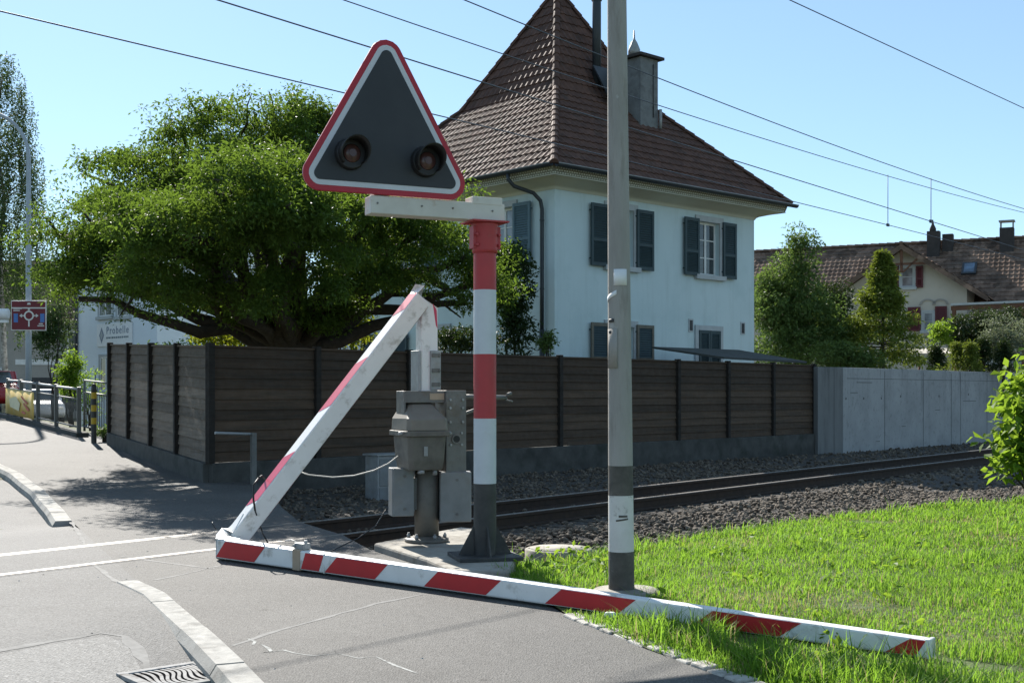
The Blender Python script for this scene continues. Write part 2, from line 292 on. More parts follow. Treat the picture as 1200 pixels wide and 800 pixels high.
# ------------------------------------------------------------------ objects
WM = {}
def wm(o): return WM.get(o.name, Matrix.Identity(4)) if o else Matrix.Identity(4)
def meta(o, label=None, cat=None, group=None, kind=None):
    if label: o['label'] = label
    if cat: o['category'] = cat
    if group: o['group'] = group
    if kind: o['kind'] = kind
    return o
def thing(name, label, cat, loc, rotz=0.0, group=None):
    o = bpy.data.objects.new(name, None); COL.objects.link(o)
    o.empty_display_size = 0.2
    o.location = loc; o.rotation_euler = (0, 0, rotz)
    WM[o.name] = Matrix.Translation(Vector(loc)) @ Matrix.Rotation(rotz, 4, 'Z')
    return meta(o, label, cat, group)
class MB:
    def __init__(s): s.v = []; s.f = []; s.m = []; s.smooth = []
    def add(s, vs, fs, mi=0, sm=False):
        b = len(s.v); s.v.extend([tuple(x) for x in vs])
        for f in fs:
            s.f.append([b + i for i in f]); s.m.append(mi); s.smooth.append(sm)
        return s
    def box(s, x0, x1, y0, y1, z0, z1, mi=0):
        return s.obox(Vector(((x0+x1)/2, (y0+y1)/2, (z0+z1)/2)), Vector((abs(x1-x0)/2, 0, 0)), Vector((0, abs(y1-y0)/2, 0)), Vector((0, 0, abs(z1-z0)/2)), mi)
    def obox(s, c, a, b, d, mi=0, tx=1.0):
        c = Vector(c); a = Vector(a); b = Vector(b); d = Vector(d)
        if a.cross(b).dot(d) < 0: a = -a
        vs = []
        for k in (-1, 1):
            t = 1.0 if k < 0 else tx
            vs += [c - a*t - b*t + d*k, c + a*t - b*t + d*k, c + a*t + b*t + d*k, c - a*t + b*t + d*k]
        return s.add(vs, [(3,2,1,0), (4,5,6,7), (0,1,5,4), (1,2,6,5), (2,3,7,6), (3,0,4,7)], mi)
    def rbox(s, c, yaw, w, d, h, mi=0):    # centre of base
        ca, sa = math.cos(yaw), math.sin(yaw)
        return s.obox(Vector(c) + Vector((0, 0, h/2)), Vector((ca*w/2, sa*w/2, 0)), Vector((-sa*d/2, ca*d/2, 0)), Vector((0, 0, h/2)), mi)
    def tube(s, path, rad, n=8, mi=0, cap=True, sm=True):
        P = [Vector(p) for p in path]
        if not hasattr(rad, '__len__'): rad = [rad] * len(P)
        rings = []; up = None
        for i, p in enumerate(P):
            d = (P[min(i+1, len(P)-1)] - P[max(i-1, 0)])
            d = d.normalized() if d.length > 1e-9 else Vector((0, 0, 1))
            if up is None:
                up = Vector((0, 0, 1)) if abs(d.z) < 0.9 else Vector((1, 0, 0))
            u = (up - d * up.dot(d)); u = u.normalized() if u.length > 1e-6 else d.orthogonal().normalized()
            w = d.cross(u); up = u
            rings.append([p + (u * math.cos(2*math.pi*k/n) + w * math.sin(2*math.pi*k/n)) * rad[i] for k in range(n)])
        vs = [v for r in rings for v in r]; fs = []
        for i in range(len(P)-1):
            for k in range(n):
                k2 = (k+1) % n
                fs.append((i*n+k, i*n+k2, (i+1)*n+k2, (i+1)*n+k))
        s.add(vs, fs, mi, sm)
        if cap:
            b = len(s.v) - len(vs)
            s.f.append([b + k for k in range(n)][::-1]); s.m.append(mi); s.smooth.append(False)
            s.f.append([b + (len(P)-1)*n + k for k in range(n)]); s.m.append(mi); s.smooth.append(False)
        return s
    def lathe(s, prof, c, n=24, mi=0, sm=True):
        c = Vector(c)
        return s.tube([c + Vector((0, 0, z)) for r, z in prof], [max(r, 1e-4) for r, z in prof], n, mi, True, sm)
    def prism(s, poly, ext, mi=0):        # poly: 3-D points (ccw seen from +ext), extruded by ext
        ext = Vector(ext); n = len(poly); P = [Vector(p) for p in poly]
        nn = Vector((0, 0, 0))
        for i in range(n): nn += P[i].cross(P[(i+1) % n])
        if nn.dot(ext) < 0: P = P[::-1]
        vs = P + [p + ext for p in P]
        fs = [tuple(range(n))[::-1], tuple(range(n, 2*n))] + [(i, (i+1) % n, n + (i+1) % n, n + i) for i in range(n)]
        return s.add(vs, fs, mi)
    def build(s, name, mats, parent=None, world=True, bevel=0.0, origin=None, segs=2):
        if not isinstance(mats, (list, tuple)): mats = [mats]
        me = bpy.data.meshes.new(name)
        V = s.v
        if parent is not None and world:
            inv = wm(parent).inverted(); V = [tuple(inv @ Vector(v)) for v in V]
        elif origin is not None:
            V = [(v[0]-origin[0], v[1]-origin[1], v[2]-origin[2]) for v in V]
        me.from_pydata(V, [], s.f)
        for m in mats: me.materials.append(m if not isinstance(m, str) else M[m])
        me.polygons.foreach_set('material_index', s.m)
        me.polygons.foreach_set('use_smooth', s.smooth)
        me.validate(); me.update()
        o = bpy.data.objects.new(name, me); COL.objects.link(o)
        if parent is not None:
            o.parent = parent; WM[o.name] = wm(parent)
        elif origin is not None:
            o.location = origin
        if bevel:
            b = o.modifiers.new('bevel', 'BEVEL'); b.width = bevel; b.segments = segs; b.limit_method = 'ANGLE'; b.angle_limit = R(40)
        return o
def np_obj(name, V, quads=None, tris=None, mats=(), mi=None, parent=None, origin=None, smooth=False):
    me = bpy.data.meshes.new(name)
    V = np.asarray(V, dtype=np.float64)
    if parent is not None:
        inv = np.array(wm(parent).inverted()); V = V @ inv[:3, :3].T + inv[:3, 3]
    elif origin is not None: V = V - np.array(origin)
    me.vertices.add(len(V)); me.vertices.foreach_set('co', V.astype(np.float32).ravel())
    loops = []; tot = []
    if quads is not None and len(quads): loops.append(np.asarray(quads).ravel()); tot.append(np.full(len(quads), 4))
    if tris is not None and len(tris): loops.append(np.asarray(tris).ravel()); tot.append(np.full(len(tris), 3))
    L = np.concatenate(loops).astype(np.int32); T = np.concatenate(tot).astype(np.int32)
    me.loops.add(len(L)); me.loops.foreach_set('vertex_index', L)
    st = np.concatenate([[0], np.cumsum(T)[:-1]]).astype(np.int32)
    me.polygons.add(len(T)); me.polygons.foreach_set('loop_start', st); me.polygons.foreach_set('loop_total', T)
    if mi is not None: me.polygons.foreach_set('material_index', np.asarray(mi, dtype=np.int32))
    me.polygons.foreach_set('use_smooth', np.full(len(T), smooth))
    for m in mats: me.materials.append(M[m] if isinstance(m, str) else m)
    me.update(calc_edges=True); me.validate()
    o = bpy.data.objects.new(name, me); COL.objects.link(o)
    if parent is not None: o.parent = parent; WM[o.name] = wm(parent)
    elif origin is not None: o.location = origin
    return o
def sheet(name, poly, m, zf, cell=0.8, kind='structure', hlim=None):
    bm = bmesh.new()
    vs = [bm.verts.new((x, y, 0)) for x, y in poly]
    f = bm.faces.new(vs)
    if f.normal.z < 0: f.normal_flip()
    bm.normal_update()
    bmesh.ops.triangulate(bm, faces=bm.faces[:])
    xs = [p[0] for p in poly]; ys = [p[1] for p in poly]
    hl = hlim or (-14, 14, 2, 36)
    def cuts(lo, hi): 
        n = int((hi - lo) / cell); return [lo + i * cell for i in range(1, n+1)]
    for x in cuts(max(min(xs), hl[0]), min(max(xs), hl[1])):
        bmesh.ops.bisect_plane(bm, geom=bm.verts[:] + bm.edges[:] + bm.faces[:], plane_co=(x, 0, 0), plane_no=(1, 0, 0))
    for y in cuts(max(min(ys), hl[2]), min(max(ys), hl[3])):
        bmesh.ops.bisect_plane(bm, geom=bm.verts[:] + bm.edges[:] + bm.faces[:], plane_co=(0, y, 0), plane_no=(0, 1, 0))
    for v in bm.verts: v.co.z = zf(v.co.x, v.co.y)
    bmesh.ops.recalc_face_normals(bm, faces=bm.faces[:])
    bm.normal_update()
    if sum(f.normal.z for f in bm.faces) < 0: bmesh.ops.reverse_faces(bm, faces=bm.faces[:])
    me = bpy.data.meshes.new(name); bm.to_mesh(me); bm.free()
    me.materials.append(M[m]); 
    o = bpy.data.objects.new(name, me); COL.objects.link(o)
    if kind: o['kind'] = kind
    return o

# foliage ------------------------------------------------------------
def leaves(name, centres, per, spread, size, m, parent=None, flat=0.6, droop=0.0, aspect=2.2, origin=None, outward=None):
    """leaf faces scattered round clump centres; each leaf a folded kite"""
    C = np.asarray(centres, dtype=np.float64); n = len(C) * per
    base = np.repeat(C, per, axis=0)
    off = nr.normal(size=(n, 3)); off /= np.linalg.norm(off, axis=1, keepdims=True) + 1e-9
    off *= (nr.random((n, 1)) ** 0.5)
    sp = np.asarray(spread if hasattr(spread, '__len__') else (spread, spread, spread * flat))
    pos = base + off * sp
    pos[:, 2] -= droop * nr.random(n)
    d = off * np.array([1, 1, 0.35]) + nr.normal(size=(n, 3)) * 0.5; d[:, 2] -= 0.25
    d /= np.linalg.norm(d, axis=1, keepdims=True) + 1e-9
    up = np.array([0, 0, 1.0]) + nr.normal(size=(n, 3)) * 0.55
    w = np.cross(d, up); w /= np.linalg.norm(w, axis=1, keepdims=True) + 1e-9
    nn = np.cross(w, d)
    L = size * (0.65 + 0.7 * nr.random((n, 1))); W = L / aspect
    V = np.empty((n, 4, 3))
    V[:, 0] = pos; V[:, 1] = pos + d * L * 0.5 + w * W * 0.5 + nn * L * 0.06
    V[:, 2] = pos + d * L - nn * L * 0.08; V[:, 3] = pos + d * L * 0.5 - w * W * 0.5 + nn * L * 0.06
    q = np.arange(n * 4).reshape(n, 4)
    return np_obj(name, V.reshape(-1, 3), quads=q, mats=[m], parent=parent, origin=origin)
def lobe_points(lobes, n, shell=0.55, noise_cut=0.0):
    """points in ellipsoids, mostly near their surface"""
    vol = np.array([l[3] * l[4] * l[5] for l in lobes]) ** 0.75; vol /= vol.sum()
    out = []
    idx = nr.choice(len(lobes), size=n, p=vol)
    for i in idx:
        c = lobes[i]
        d = nr.normal(size=3); d /= np.linalg.norm(d)
        r = shell + (1.06 - shell) * nr.random() if nr.random() < 0.8 else nr.random()
        p = np.array(c[:3]) + d * r * np.array(c[3:6])
        if noise_cut and mnoise.noise(Vector(p * 0.95)) < noise_cut - 0.5 * 0: continue
        out.append(p)
    return np.array(out)
def branch(mb, a, b, r0, r1, sag=0.0, wob=0.12, n=6, sides=7):
    a = Vector(a); b = Vector(b); L = (b - a).length; pts = []
    for i in range(n + 1):
        t = i / n
        p = a.lerp(b, t) + Vector((rng.uniform(-1, 1), rng.uniform(-1, 1), rng.uniform(-1, 1))) * wob * L * 0.25 * math.sin(math.pi * t)
        p.z += sag * L * math.sin(math.pi * t)
        pts.append(p)
    mb.tube(pts, [r0 + (r1 - r0) * (i / n) for i in range(n + 1)], sides)
    return pts
# ================================================================== SETTING
CORN = FC
FD = (math.sin(R(43.1)), math.cos(R(43.1)))          # front fence direction
def fence_pt(s): return (FC[0] + FD[0] * s, FC[1] + FD[1] * s)
WD = (-math.sin(R(28.3)), math.cos(R(28.3)))
def wing_pt(s): return (FC[0] + WD[0] * s, FC[1] + WD[1] * s)

# terrain: one sheet to the horizon
def terr(x, y):
    a, p = ap(x, y)
    z = gz(x, y) - 0.09
    d = sst(6.6, 7.6, a) * sst(-4.6, -6.6, p) * sst(-18.5, -16.5, p) * sst(90, 60, a)
    z -= 0.42 * d
    r = math.hypot(x, y)
    if r > 90: z += 0.012 * (r - 90) * sst(90, 200, r) * 0.35
    return z
def axis(lo, hi, c0, c1, fine, coarse_n):
    mid = np.arange(c0, c1, fine)
    l = c0 - np.geomspace(0.6, c0 - lo, coarse_n)[::-1]; h = c1 + np.geomspace(0.6, hi - c1, coarse_n)
    return np.concatenate([l, mid, h])
gx = axis(-500, 500, -16, 22, 0.6, 22); gy = axis(-60, 900, -2, 40, 0.6, 22)
V = np.array([(x, y, terr(x, y)) for y in gy for x in gx]); nx = len(gx)
ii = np.arange(len(gy) - 1)[:, None] * nx + np.arange(nx - 1)[None, :]
Q = np.stack([ii, ii + 1, ii + nx + 1, ii + nx], -1).reshape(-1, 4)
meta(np_obj('ground', V, quads=Q, mats=['far_ground'], smooth=True), kind='structure')

K_near = [gp(*q) for q in ((160, 681), (192, 695), (208, 709), (253, 747), (287, 779), (352, 846), (455, 957))]
K_far = [gp(*q) for q in ((84, 611), (75, 599), (52, 575), (25, 555.5), (0, 544), (-40, 528))]
e = K_far[-1]; u = (-0.62, 0.785)
K_far += [(e[0] + u[0] * d, e[1] + u[1] * d) for d in (6, 14, 30)]
road_poly = K_near[::-1] + K_far + [(-60, 70), (-60, -4), (K_near[-1][0], -4)]
sheet('road', road_poly, 'asphalt', lambda x, y: roadz(x, y) + 0.004, 0.2, hlim=(-14, 3, 3, 22))
LAWN = [(-0.16, 9.4), (0.05, 9.75), (0.7, 10.25), (1.2, 10.75), (1.97, 11.75), (3.78, 13.5), (6.33, 15.0), (12, 19.0), (30, 31), (30, -2), (4.2, 1.5), (2.7, 3.2), (2.0, 4.25), (1.45, 5.05), (1.08, 5.72), (0.715, 6.38), (0.5, 6.95), (0.335, 7.36), (0.05, 8.4)]
edge_path = [xy(7.35, -6.9), xy(7.3, -7.6), xy(7.9, -8.6), xy(8.4, -9.8), xy(9.4, -11.3), xy(10.6, -13.0), fence_pt(1.3), FC]
wing_far = wing_pt(7.88)
pave = [K_near[-1]] + K_near[-2::-1] + K_far + [(-44, 62), (-20, 46), (-13.9, 34.5), (-9.3, 27.4), (wing_far[0] - 0.3, wing_far[1] + 1.5), wing_far] + edge_path[::-1] + [(-0.2, 9.2), (0.05, 8.4), (0.335, 7.36), (0.5, 6.95), (0.715, 6.38), (1.08, 5.72), (1.45, 5.05), (2.0, 4.25), (2.7, 3.2), (4.2, 1.5), (4.2, -4)] + [(K_near[-1][0], -4)]
sheet('pavement', pave, 'asphalt_path', lambda x, y: gz(x, y) + 0.004, 0.7)

# kerbs: stones set in a row with joints
def kerb(name, pts, w, zoff=0.014, stone=1.0):
    # resample
    P = [Vector((p[0], p[1], 0)) for p in pts]
    acc = [0]
    for i in range(1, len(P)): acc.append(acc[-1] + (P[i] - P[i-1]).length)
    def pos(s):
        for i in range(1, len(P)):
            if s <= acc[i] or i == len(P) - 1:
                t = (s - acc[i-1]) / (acc[i] - acc[i-1]); return P[i-1].lerp(P[i], t), (P[i] - P[i-1]).normalized()
    mb = MB(); s = 0
    while s < acc[-1] - 0.2:
        e = min(s + stone, acc[-1]); sub = 3
        jz = rng.uniform(-0.003, 0.003)
        secs = []
        for k in range(sub + 1):
            q = s + 0.006 + (e - s - 0.012) * k / sub
            p, d = pos(q); p2, d2 = pos(min(q + 0.25, acc[-1])); p0, d0 = pos(max(q - 0.25, 0))
            d = (d0 + d + d2).normalized()
            nl = Vector((-d.y, d.x, 0)); side = nl if kside(p + nl) else -nl
            top = gz(p.x, p.y) + zoff + jz
            a = p; b = p + side * w
            secs.append([Vector((a.x, a.y, -0.3)), Vector((b.x + side.x*0.02, b.y + side.y*0.02, -0.3)), Vector((b.x + side.x*0.02, b.y + side.y*0.02, top - 0.05)), Vector((b.x - side.x*0.012, b.y - side.y*0.012, top)), Vector((a.x, a.y, top))])
        vs = [v for sc in secs for v in sc]; fs = []
        for k in range(sub):
            for j in range(5): fs.append((k*5+j, k*5+(j+1) % 5, (k+1)*5+(j+1) % 5, (k+1)*5+j))
        fs += [(4, 3, 2, 1, 0), tuple(sub*5 + j for j in range(5))]
        mb.add(vs, fs); s = e
    o = mb.build(name, 'kerb'); bm = bmesh.new(); bm.from_mesh(o.data); bmesh.ops.recalc_face_normals(bm, faces=bm.faces[:]); bm.to_mesh(o.data); bm.free()
    return meta(o, kind='structure')
def kside(p):     # towards the carriageway
    return p.x < -0.25 * 0 + near_line(p.y)
def near_line(y):
    pts = sorted(K_near + K_far, key=lambda q: q[1])
    for i in range(1, len(pts)):
        if y <= pts[i][1]:
            t = (y - pts[i-1][1]) / (pts[i][1] - pts[i-1][1] + 1e-9); return pts[i-1][0] + t * (pts[i][0] - pts[i-1][0])
    return pts[-1][0]
kerb('kerb', K_near, 0.15)
kerb('kerb', K_far, 0.17, 0.016)

# thin markings on the asphalt
def ribbon(mb, pts, w, zf, dz, mi=0, jit=0.0):
    P = [Vector((x, y, 0)) for x, y in pts]; 
    Q = []
    for i in range(len(P) - 1):
        n = max(1, int((P[i+1] - P[i]).length / 0.12))
        for k in range(n): Q.append(P[i].lerp(P[i+1], k / n))
    Q.append(P[-1]); vs = []
    for i, p in enumerate(Q):
        d = (Q[min(i+1, len(Q)-1)] - Q[max(0, i-1)]).normalized(); n = Vector((-d.y, d.x, 0))
        ww = w * 0.5 * (1 + jit * rng.uniform(-1, 1)); o = n * jit * w * rng.uniform(-0.4, 0.4)
        for sgn in (1, -1):
            q = p + n * ww * sgn + o; vs.append((q.x, q.y, zf(q.x, q.y) + dz))
    mb.add(vs, [(2*i, 2*i+1, 2*i+3, 2*i+2) for i in range(len(Q)-1)], mi)
def px_line(*q): return [gp(*p) for p in q]
mb = MB()
ribbon(mb, px_line((84, 612), (90, 622), (97, 634), (101, 641)), 0.032, gz, 0.0053, 0, 0.5)
ribbon(mb, px_line((106, 660), (118, 668), (130, 678), (147, 686)), 0.035, gz, 0.0053, 0, 0.5)
ribbon(mb, px_line((140, 652), (160, 655), (250, 667), (262, 664)), 0.03, gz, 0.0053, 0, 0.5)
ribbon(mb, px_line((180, 680), (215, 673), (258, 663)), 0.045, gz, 0.0053, 0, 0.6)
ribbon(mb, px_line((272, 757), (330, 738), (400, 719), (440, 708), (495, 697)), 0.032, gz, 0.0053, 0, 0.5)
ribbon(mb, px_line((0, 582), (20, 581)), 0.05, roadz, 0.0053, 0, 0.4)
meta(mb.build('pavement_seam', 'seam'), kind='structure')
mb = MB()
def patch(pix, m, name, zf=roadz, dz=0.0047):
    return sheet(name, [gp(*q) for q in pix], m, lambda x, y: zf(x, y) + dz, 0.15)
patch([(-40, 757), (0, 763), (60, 752), (125, 742), (148, 748), (173, 777), (172, 786), (100, 800), (-40, 830)], 'asphalt_patch', 'road_patch')
ribbon(mb, [gp(*q, roadz) for q in ((-30, 757), (0, 763), (60, 752), (118, 742), (145, 746), (158, 760), (173, 777), (174, 787))], 0.05, roadz, 0.0054, 0, 0.6)
meta(mb.build('road_seam', 'seam'), kind='structure')
mb = MB()
ribbon(mb, px_line((290, 749), (299, 752), (296, 756), (305, 755), (314, 760), (318, 764), (309, 765), (330, 763)), 0.014, gz, 0.0054, 0, 0.7)
ribbon(mb, px_line((332, 762), (345, 766), (368, 769), (395, 766), (420, 772), (440, 770), (462, 780), (490, 790)), 0.012, gz, 0.0054, 0, 0.8)
meta(mb.build('chalk_marks', 'chalk'), kind='structure')
# pale chips and dark pebbles lying on the asphalt (uncountable grit)
gv = []; gq = []; gm = []
for k in range(260):
    x = rng.uniform(-9, 1.0); y = rng.uniform(5.4, 19)
    if not (x < near_line(y) + 6): continue
    a, p = ap(x, y)
    if a > 7.0 or (x > 0.2 and y < 8) or x > 0.7 - (y - 5) * 0.1: continue
    s = rng.uniform(0.005, 0.016); zb = (roadz if x < near_line(y) else gz)(x, y) + 0.004
    b = len(gv); an = rng.uniform(0, 6.28)
    for k2 in range(5): gv.append((x + s * math.cos(an + k2*1.256) * rng.uniform(.6, 1), y + s * math.sin(an + k2*1.256) * rng.uniform(.6, 1), zb))
    gv.append((x, y, zb + s * 0.4))
    for k2 in range(5): gq.append((b + k2, b + (k2+1) % 5, b + 5)); gm.append(0 if rng.random() < 0.6 else 1)
meta(np_obj('grit', gv, tris=gq, mats=['chalk', 'tar'], mi=gm), kind='stuff')

# ------------------------------------------------------------------ track
def profile_sweep(name, prof, a0, a1, p0, mats, matf, label, step=6.0):
    """prof: list of (dp, z) closed polygon; swept along the track"""
    n = int((a1 - a0) / step) + 1; A = [a0 + (a1 - a0) * i / n for i in range(n + 1)]
    mb = MB(); o0 = xy(9.0, p0)
    vs = []
    for a in A:
        for dp, z in prof:
            x, y = xy(a, p0 + dp); vs.append((x, y, z + (gz(x, y) if a > 12 else 0)))
    k = len(prof)
    for i in range(len(A) - 1):
        for j in range(k):
            mb.f.append([i*k + j, i*k + (j+1) % k, (i+1)*k + (j+1) % k, (i+1)*k + j]); mb.m.append(matf(j)); mb.smooth.append(False)
    mb.v = vs
    mb.f.append(list(range(k))); mb.m.append(0); mb.smooth.append(False)
    o = mb.build(name, mats, origin=(o0[0], o0[1], -0.145))
    bm = bmesh.new(); bm.from_mesh(o.data); bmesh.ops.recalc_face_normals(bm, faces=bm.faces[:]); bm.to_mesh(o.data); bm.free()
    return meta(o, label, 'rail')
rp = [(-0.06, -0.145), (0.06, -0.145), (0.06, -0.133), (0.012, -0.118), (0.010, -0.035), (0.033, -0.028), (0.033, 0.003), (0.024, 0.009), (-0.024, 0.009), (-0.033, 0.003), (-0.033, -0.028), (-0.010, -0.035), (-0.012, -0.118), (-0.06, -0.133)]
mf = lambda j: 1 if j in (6, 7, 8) else 0
PN, PF = -8.62, -9.72
profile_sweep('rail', rp, -40, 110, PN, ['rail_side', 'rail_head'], mf, 'steel rail of the track nearer to the barrier machine')
profile_sweep('rail', rp, -40, 110, PF, ['rail_side', 'rail_head'], mf, 'steel rail of the track nearer to the brown garden fence')
mb = MB()
for pp in (PN - 0.06, PF + 0.06):
    ribbon(mb, [xy(-40, pp), xy(-10, pp), xy(0, pp), xy(8.0, pp)], 0.05, lambda x, y: 0, 0.0056)
meta(mb.build('flangeway', 'tar'), kind='structure')
mb = MB()
for pp in (PN + 0.055, PF - 0.055):
    ribbon(mb, [xy(-40, pp), xy(-10, pp), xy(0, pp), xy(7.6, pp)], 0.03, lambda x, y: 0, 0.0056, 0, 0.3)
meta(mb.build('rail_seam', 'asphalt_patch'), kind='structure')

def bedz(x, y):
    a, p = ap(x, y)
    K = [(-16.5, -0.16), (-14.2, -0.17), (-12.6, -0.22), (-11.2, -0.24), (-10.6, -0.155), (-7.75, -0.155), (-7.1, -0.24), (-6.5, -0.20), (-5.8, -0.10), (-4.8, -0.05), (-2, -0.05)]
    z = K[0][1]
    if p >= K[-1][0]: z = K[-1][1]
    else:
        for i in range(1, len(K)):
            if p <= K[i][0]:
                t = (p - K[i-1][0]) / (K[i][0] - K[i-1][0]); t = min(1, max(0, t)); z = K[i-1][1] + t * (K[i][1] - K[i-1][1]); break
    return z + 0.03 * mnoise.noise(Vector((x * 0.9, y * 0.9, 0))) * (0 if -10.4 < p < -7.9 else 1)
bed_poly = [xy(7.35, -6.2), (0.05, 9.7), (0.7, 10.2), (1.2, 10.6), (2.2, 11.6), (4.0, 13.2), (7, 14.5), (13, 18.5), (32, 31), (75, 62), xy(110, -15), xy(60, -15.5), fence_pt(14.4), fence_pt(17.8), fence_pt(1.0)] 
bed_poly = [xy(7.2, -6.2), (0.2, 9.4), (0.9, 9.9), (1.5, 10.4), (2.4, 11.4), (4.0, 13.0), (7, 14.5), (13, 18.5), (32, 31), (75, 62), xy(110, -15.2), xy(40, -15.2), xy(9.5, -15.6), xy(7.9, -13.0), xy(7.0, -9.8), xy(6.9, -8.6), xy(6.8, -7.6)]
sheet('track_bed', bed_poly, 'ballast_bed', bedz, 0.35, hlim=(-6, 24, 8, 40))
# ballast stones (stuff)
ico_v, ico_f = [], []
bm = bmesh.new(); bmesh.ops.create_icosphere(bm, subdivisions=1, radius=1.0)
ico_v = np.array([v.co[:] for v in bm.verts]); ico_f = np.array([[v.index for v in f.verts] for f in bm.faces]); bm.free()
pts = []
def in_poly(x, y, P):
    c = False; j = len(P) - 1
    for i in range(len(P)):
        if (P[i][1] > y) != (P[j][1] > y) and x < (P[j][0] - P[i][0]) * (y - P[i][1]) / (P[j][1] - P[i][1]) + P[i][0]: c = not c
        j = i
    return c
def asph(a, p):
    E = [(-20, 10.9), (-13.0, 10.6), (-11.3, 9.4), (-9.8, 8.4), (-8.6, 7.9), (-7.6, 7.3), (-6, 7.35)]
    for i in range(1, len(E)):
        if p <= E[i][0]:
            t = (p - E[i-1][0]) / (E[i][0] - E[i-1][0]); return a < E[i-1][1] + t * (E[i][1] - E[i-1][1])
    return a < 7.3
def fence_off(x, y):      # distance in front of the fence line
    return (x - FC[0]) * FD[1] - (y - FC[1]) * FD[0]
specs = [(15000, 7.2, 19, -8.05, -3.6, 0.020, 0.042), (2600, 8, 26, -10.5, -7.9, 0.018, 0.034), (7000, 8, 24, -15.5, -10.2, 0.018, 0.036), (7000, 19, 42, -15, -3.0, 0.026, 0.05)]
for n, a0, a1, p0, p1, r0, r1 in specs:
    for _ in range(n):
        a = a0 + (a1 - a0) * rng.random(); p = p0 + (p1 - p0) * rng.random()
        x, y = xy(a, p)
        if asph(a - rng.uniform(-0.1, 0.25), p) or fence_off(x, y) < 0.12: continue
        if in_poly(x, y, LAWN): continue
        if abs(p - PN) < 0.1 or abs(p - PF) < 0.1: continue
        if p > -6.4 and a < 8.8 and x > -1.4 and y < 9.9: continue
        r = rng.uniform(r0, r1)
        pts.append((x, y, bedz(x, y) + rng.uniform(-0.2, 0.75) * r, r))
pts = np.array(pts); n = len(pts)
sc = pts[:, 3][:, None] * (0.65 + 0.6 * nr.random((n, 3)))
V = ico_v[None] * (1 + 0.38 * (nr.random((n, 12, 1)) - 0.5)) * sc[:, None, :]
ang = nr.random(n) * 6.28; ca, sa = np.cos(ang)[:, None], np.sin(ang)[:, None]
V = np.stack([V[..., 0] * ca - V[..., 1] * sa, V[..., 0] * sa + V[..., 1] * ca, V[..., 2] * 0.8 + 0.25 * V[..., 0]], -1) + pts[:, None, :3]
T = (ico_f[None] + (np.arange(n) * 12)[:, None, None]).reshape(-1, 3)
meta(np_obj('ballast', V.reshape(-1, 3), tris=T, mats=['stone']), kind='stuff')
# sleepers
a = 8.3; first = None
while a < 46:
    c = xy(a, (PN + PF) / 2)
    if first is None:
        mb = MB(); mb.obox((0, 0, -0.215), Vector((TD[0], TD[1], 0)) * 0.115, Vector((TN[0], TN[1], 0)) * 0.95, Vector((0, 0, 0.07)))
        first = o = mb.build('sleeper', 'sleeper', bevel=0.012)
    else:
        o = first.copy(); COL.objects.link(o)
    o.location = (c[0], c[1], rng.uniform(-0.006, 0.0))
    meta(o, 'dark timber sleeper bedded in the ballast under the rails', 'sleeper', 'sleepers under the track')
    a += 0.66

# ------------------------------------------------------------------ lawn
def lawnz(x, y):
    a, p = ap(x, y)
    return 0.015 + 0.03 * mnoise.noise(Vector((x * 0.6, y * 0.6, 3))) + 0.015 * mnoise.noise(Vector((x * 2.1, y * 2.1, 5))) - 0.05 * sst(-4.9, -6.2, p)
sheet('lawn', LAWN, 'lawn_soil', lawnz, 0.35, hlim=(-1, 14, 3, 20))
def grass(name, P, hmin, hmax, wid, lean, mats, dryp=0.06):
    n = len(P); P = np.asarray(P)
    ang = nr.random(n) * 6.283; d = np.stack([np.cos(ang), np.sin(ang), np.zeros(n)], 1)
    w = np.stack([-d[:, 1], d[:, 0], np.zeros(n)], 1)
    h = (hmin + (hmax - hmin) * nr.random(n) ** 1.5)[:, None] * P[:, 3:4]
    l = lean * (0.2 + nr.random((n, 1))) * h
    W = wid * (0.7 + 0.6 * nr.random((n, 1))) * np.maximum(1.0, np.linalg.norm(P[:, :2], axis=1, keepdims=True) / 8.5)
    up = np.array([0, 0, 1.0]); b = P[:, :3]
    V = np.stack([b - w * W, b + w * W, b + d * l * 0.3 + up * h * 0.55 - w * W * 0.75, b + d * l * 0.3 + up * h * 0.55 + w * W * 0.75, b + d * l + up * h * (0.98 - 0.25 * lean * nr.random((n, 1)))], 1).reshape(-1, 3)
    i5 = np.arange(n) * 5
    q = np.stack([i5, i5+1, i5+3, i5+2], 1); t = np.stack([i5+2, i5+3, i5+4], 1)
    dry = (nr.random(n) < dryp + 0.45 * (P[:, 4])).astype(int)
    return meta(np_obj(name, V, quads=q, tris=t, mats=mats, mi=np.concatenate([dry, dry])), kind='stuff')
P = []
def dryness(x, y): return max(0.0, mnoise.noise(Vector((x * 0.8, y * 1.3, 9))) + 0.5*mnoise.noise(Vector((x * 3.1, y * 3.1, 2))) - 0.2) * 1.8 + (0.9*math.exp(-((x - 1.9)**2/0.5 + (y - 7.6)**2/0.35)))
while len(P) < 140000:
    Y = 4.6 + 12.5 * rng.random() ** 1.25; X = rng.uniform(-0.3, 0.46 * Y + 1.6)
    if not in_poly(X, Y, LAWN): continue
    f = mnoise.noise(Vector((X * 1.5, Y * 1.5, 1)))
    dr = dryness(X, Y)
    if rng.random() < dr * 0.5: continue
    hs = (0.75 + 0.5 * f) * (1 - 0.35 * min(1, dr))
    # rougher along the edges
    bd = (X + 2.34) * 0.636 + (Y - 9.84) * 0.771
    if -0.5 < bd < 0.02 and X > 0.95: hs *= 0.5
    if -0.12 < bd < 0.06 and X > -0.2: continue
    P.append((X, Y, lawnz(X, Y) - 0.005, max(0.3, hs), min(1, dr)))
grass('grass', P, 0.036, 0.115, 0.003, 0.75, ['grass', 'grass_dry'], 0.05)
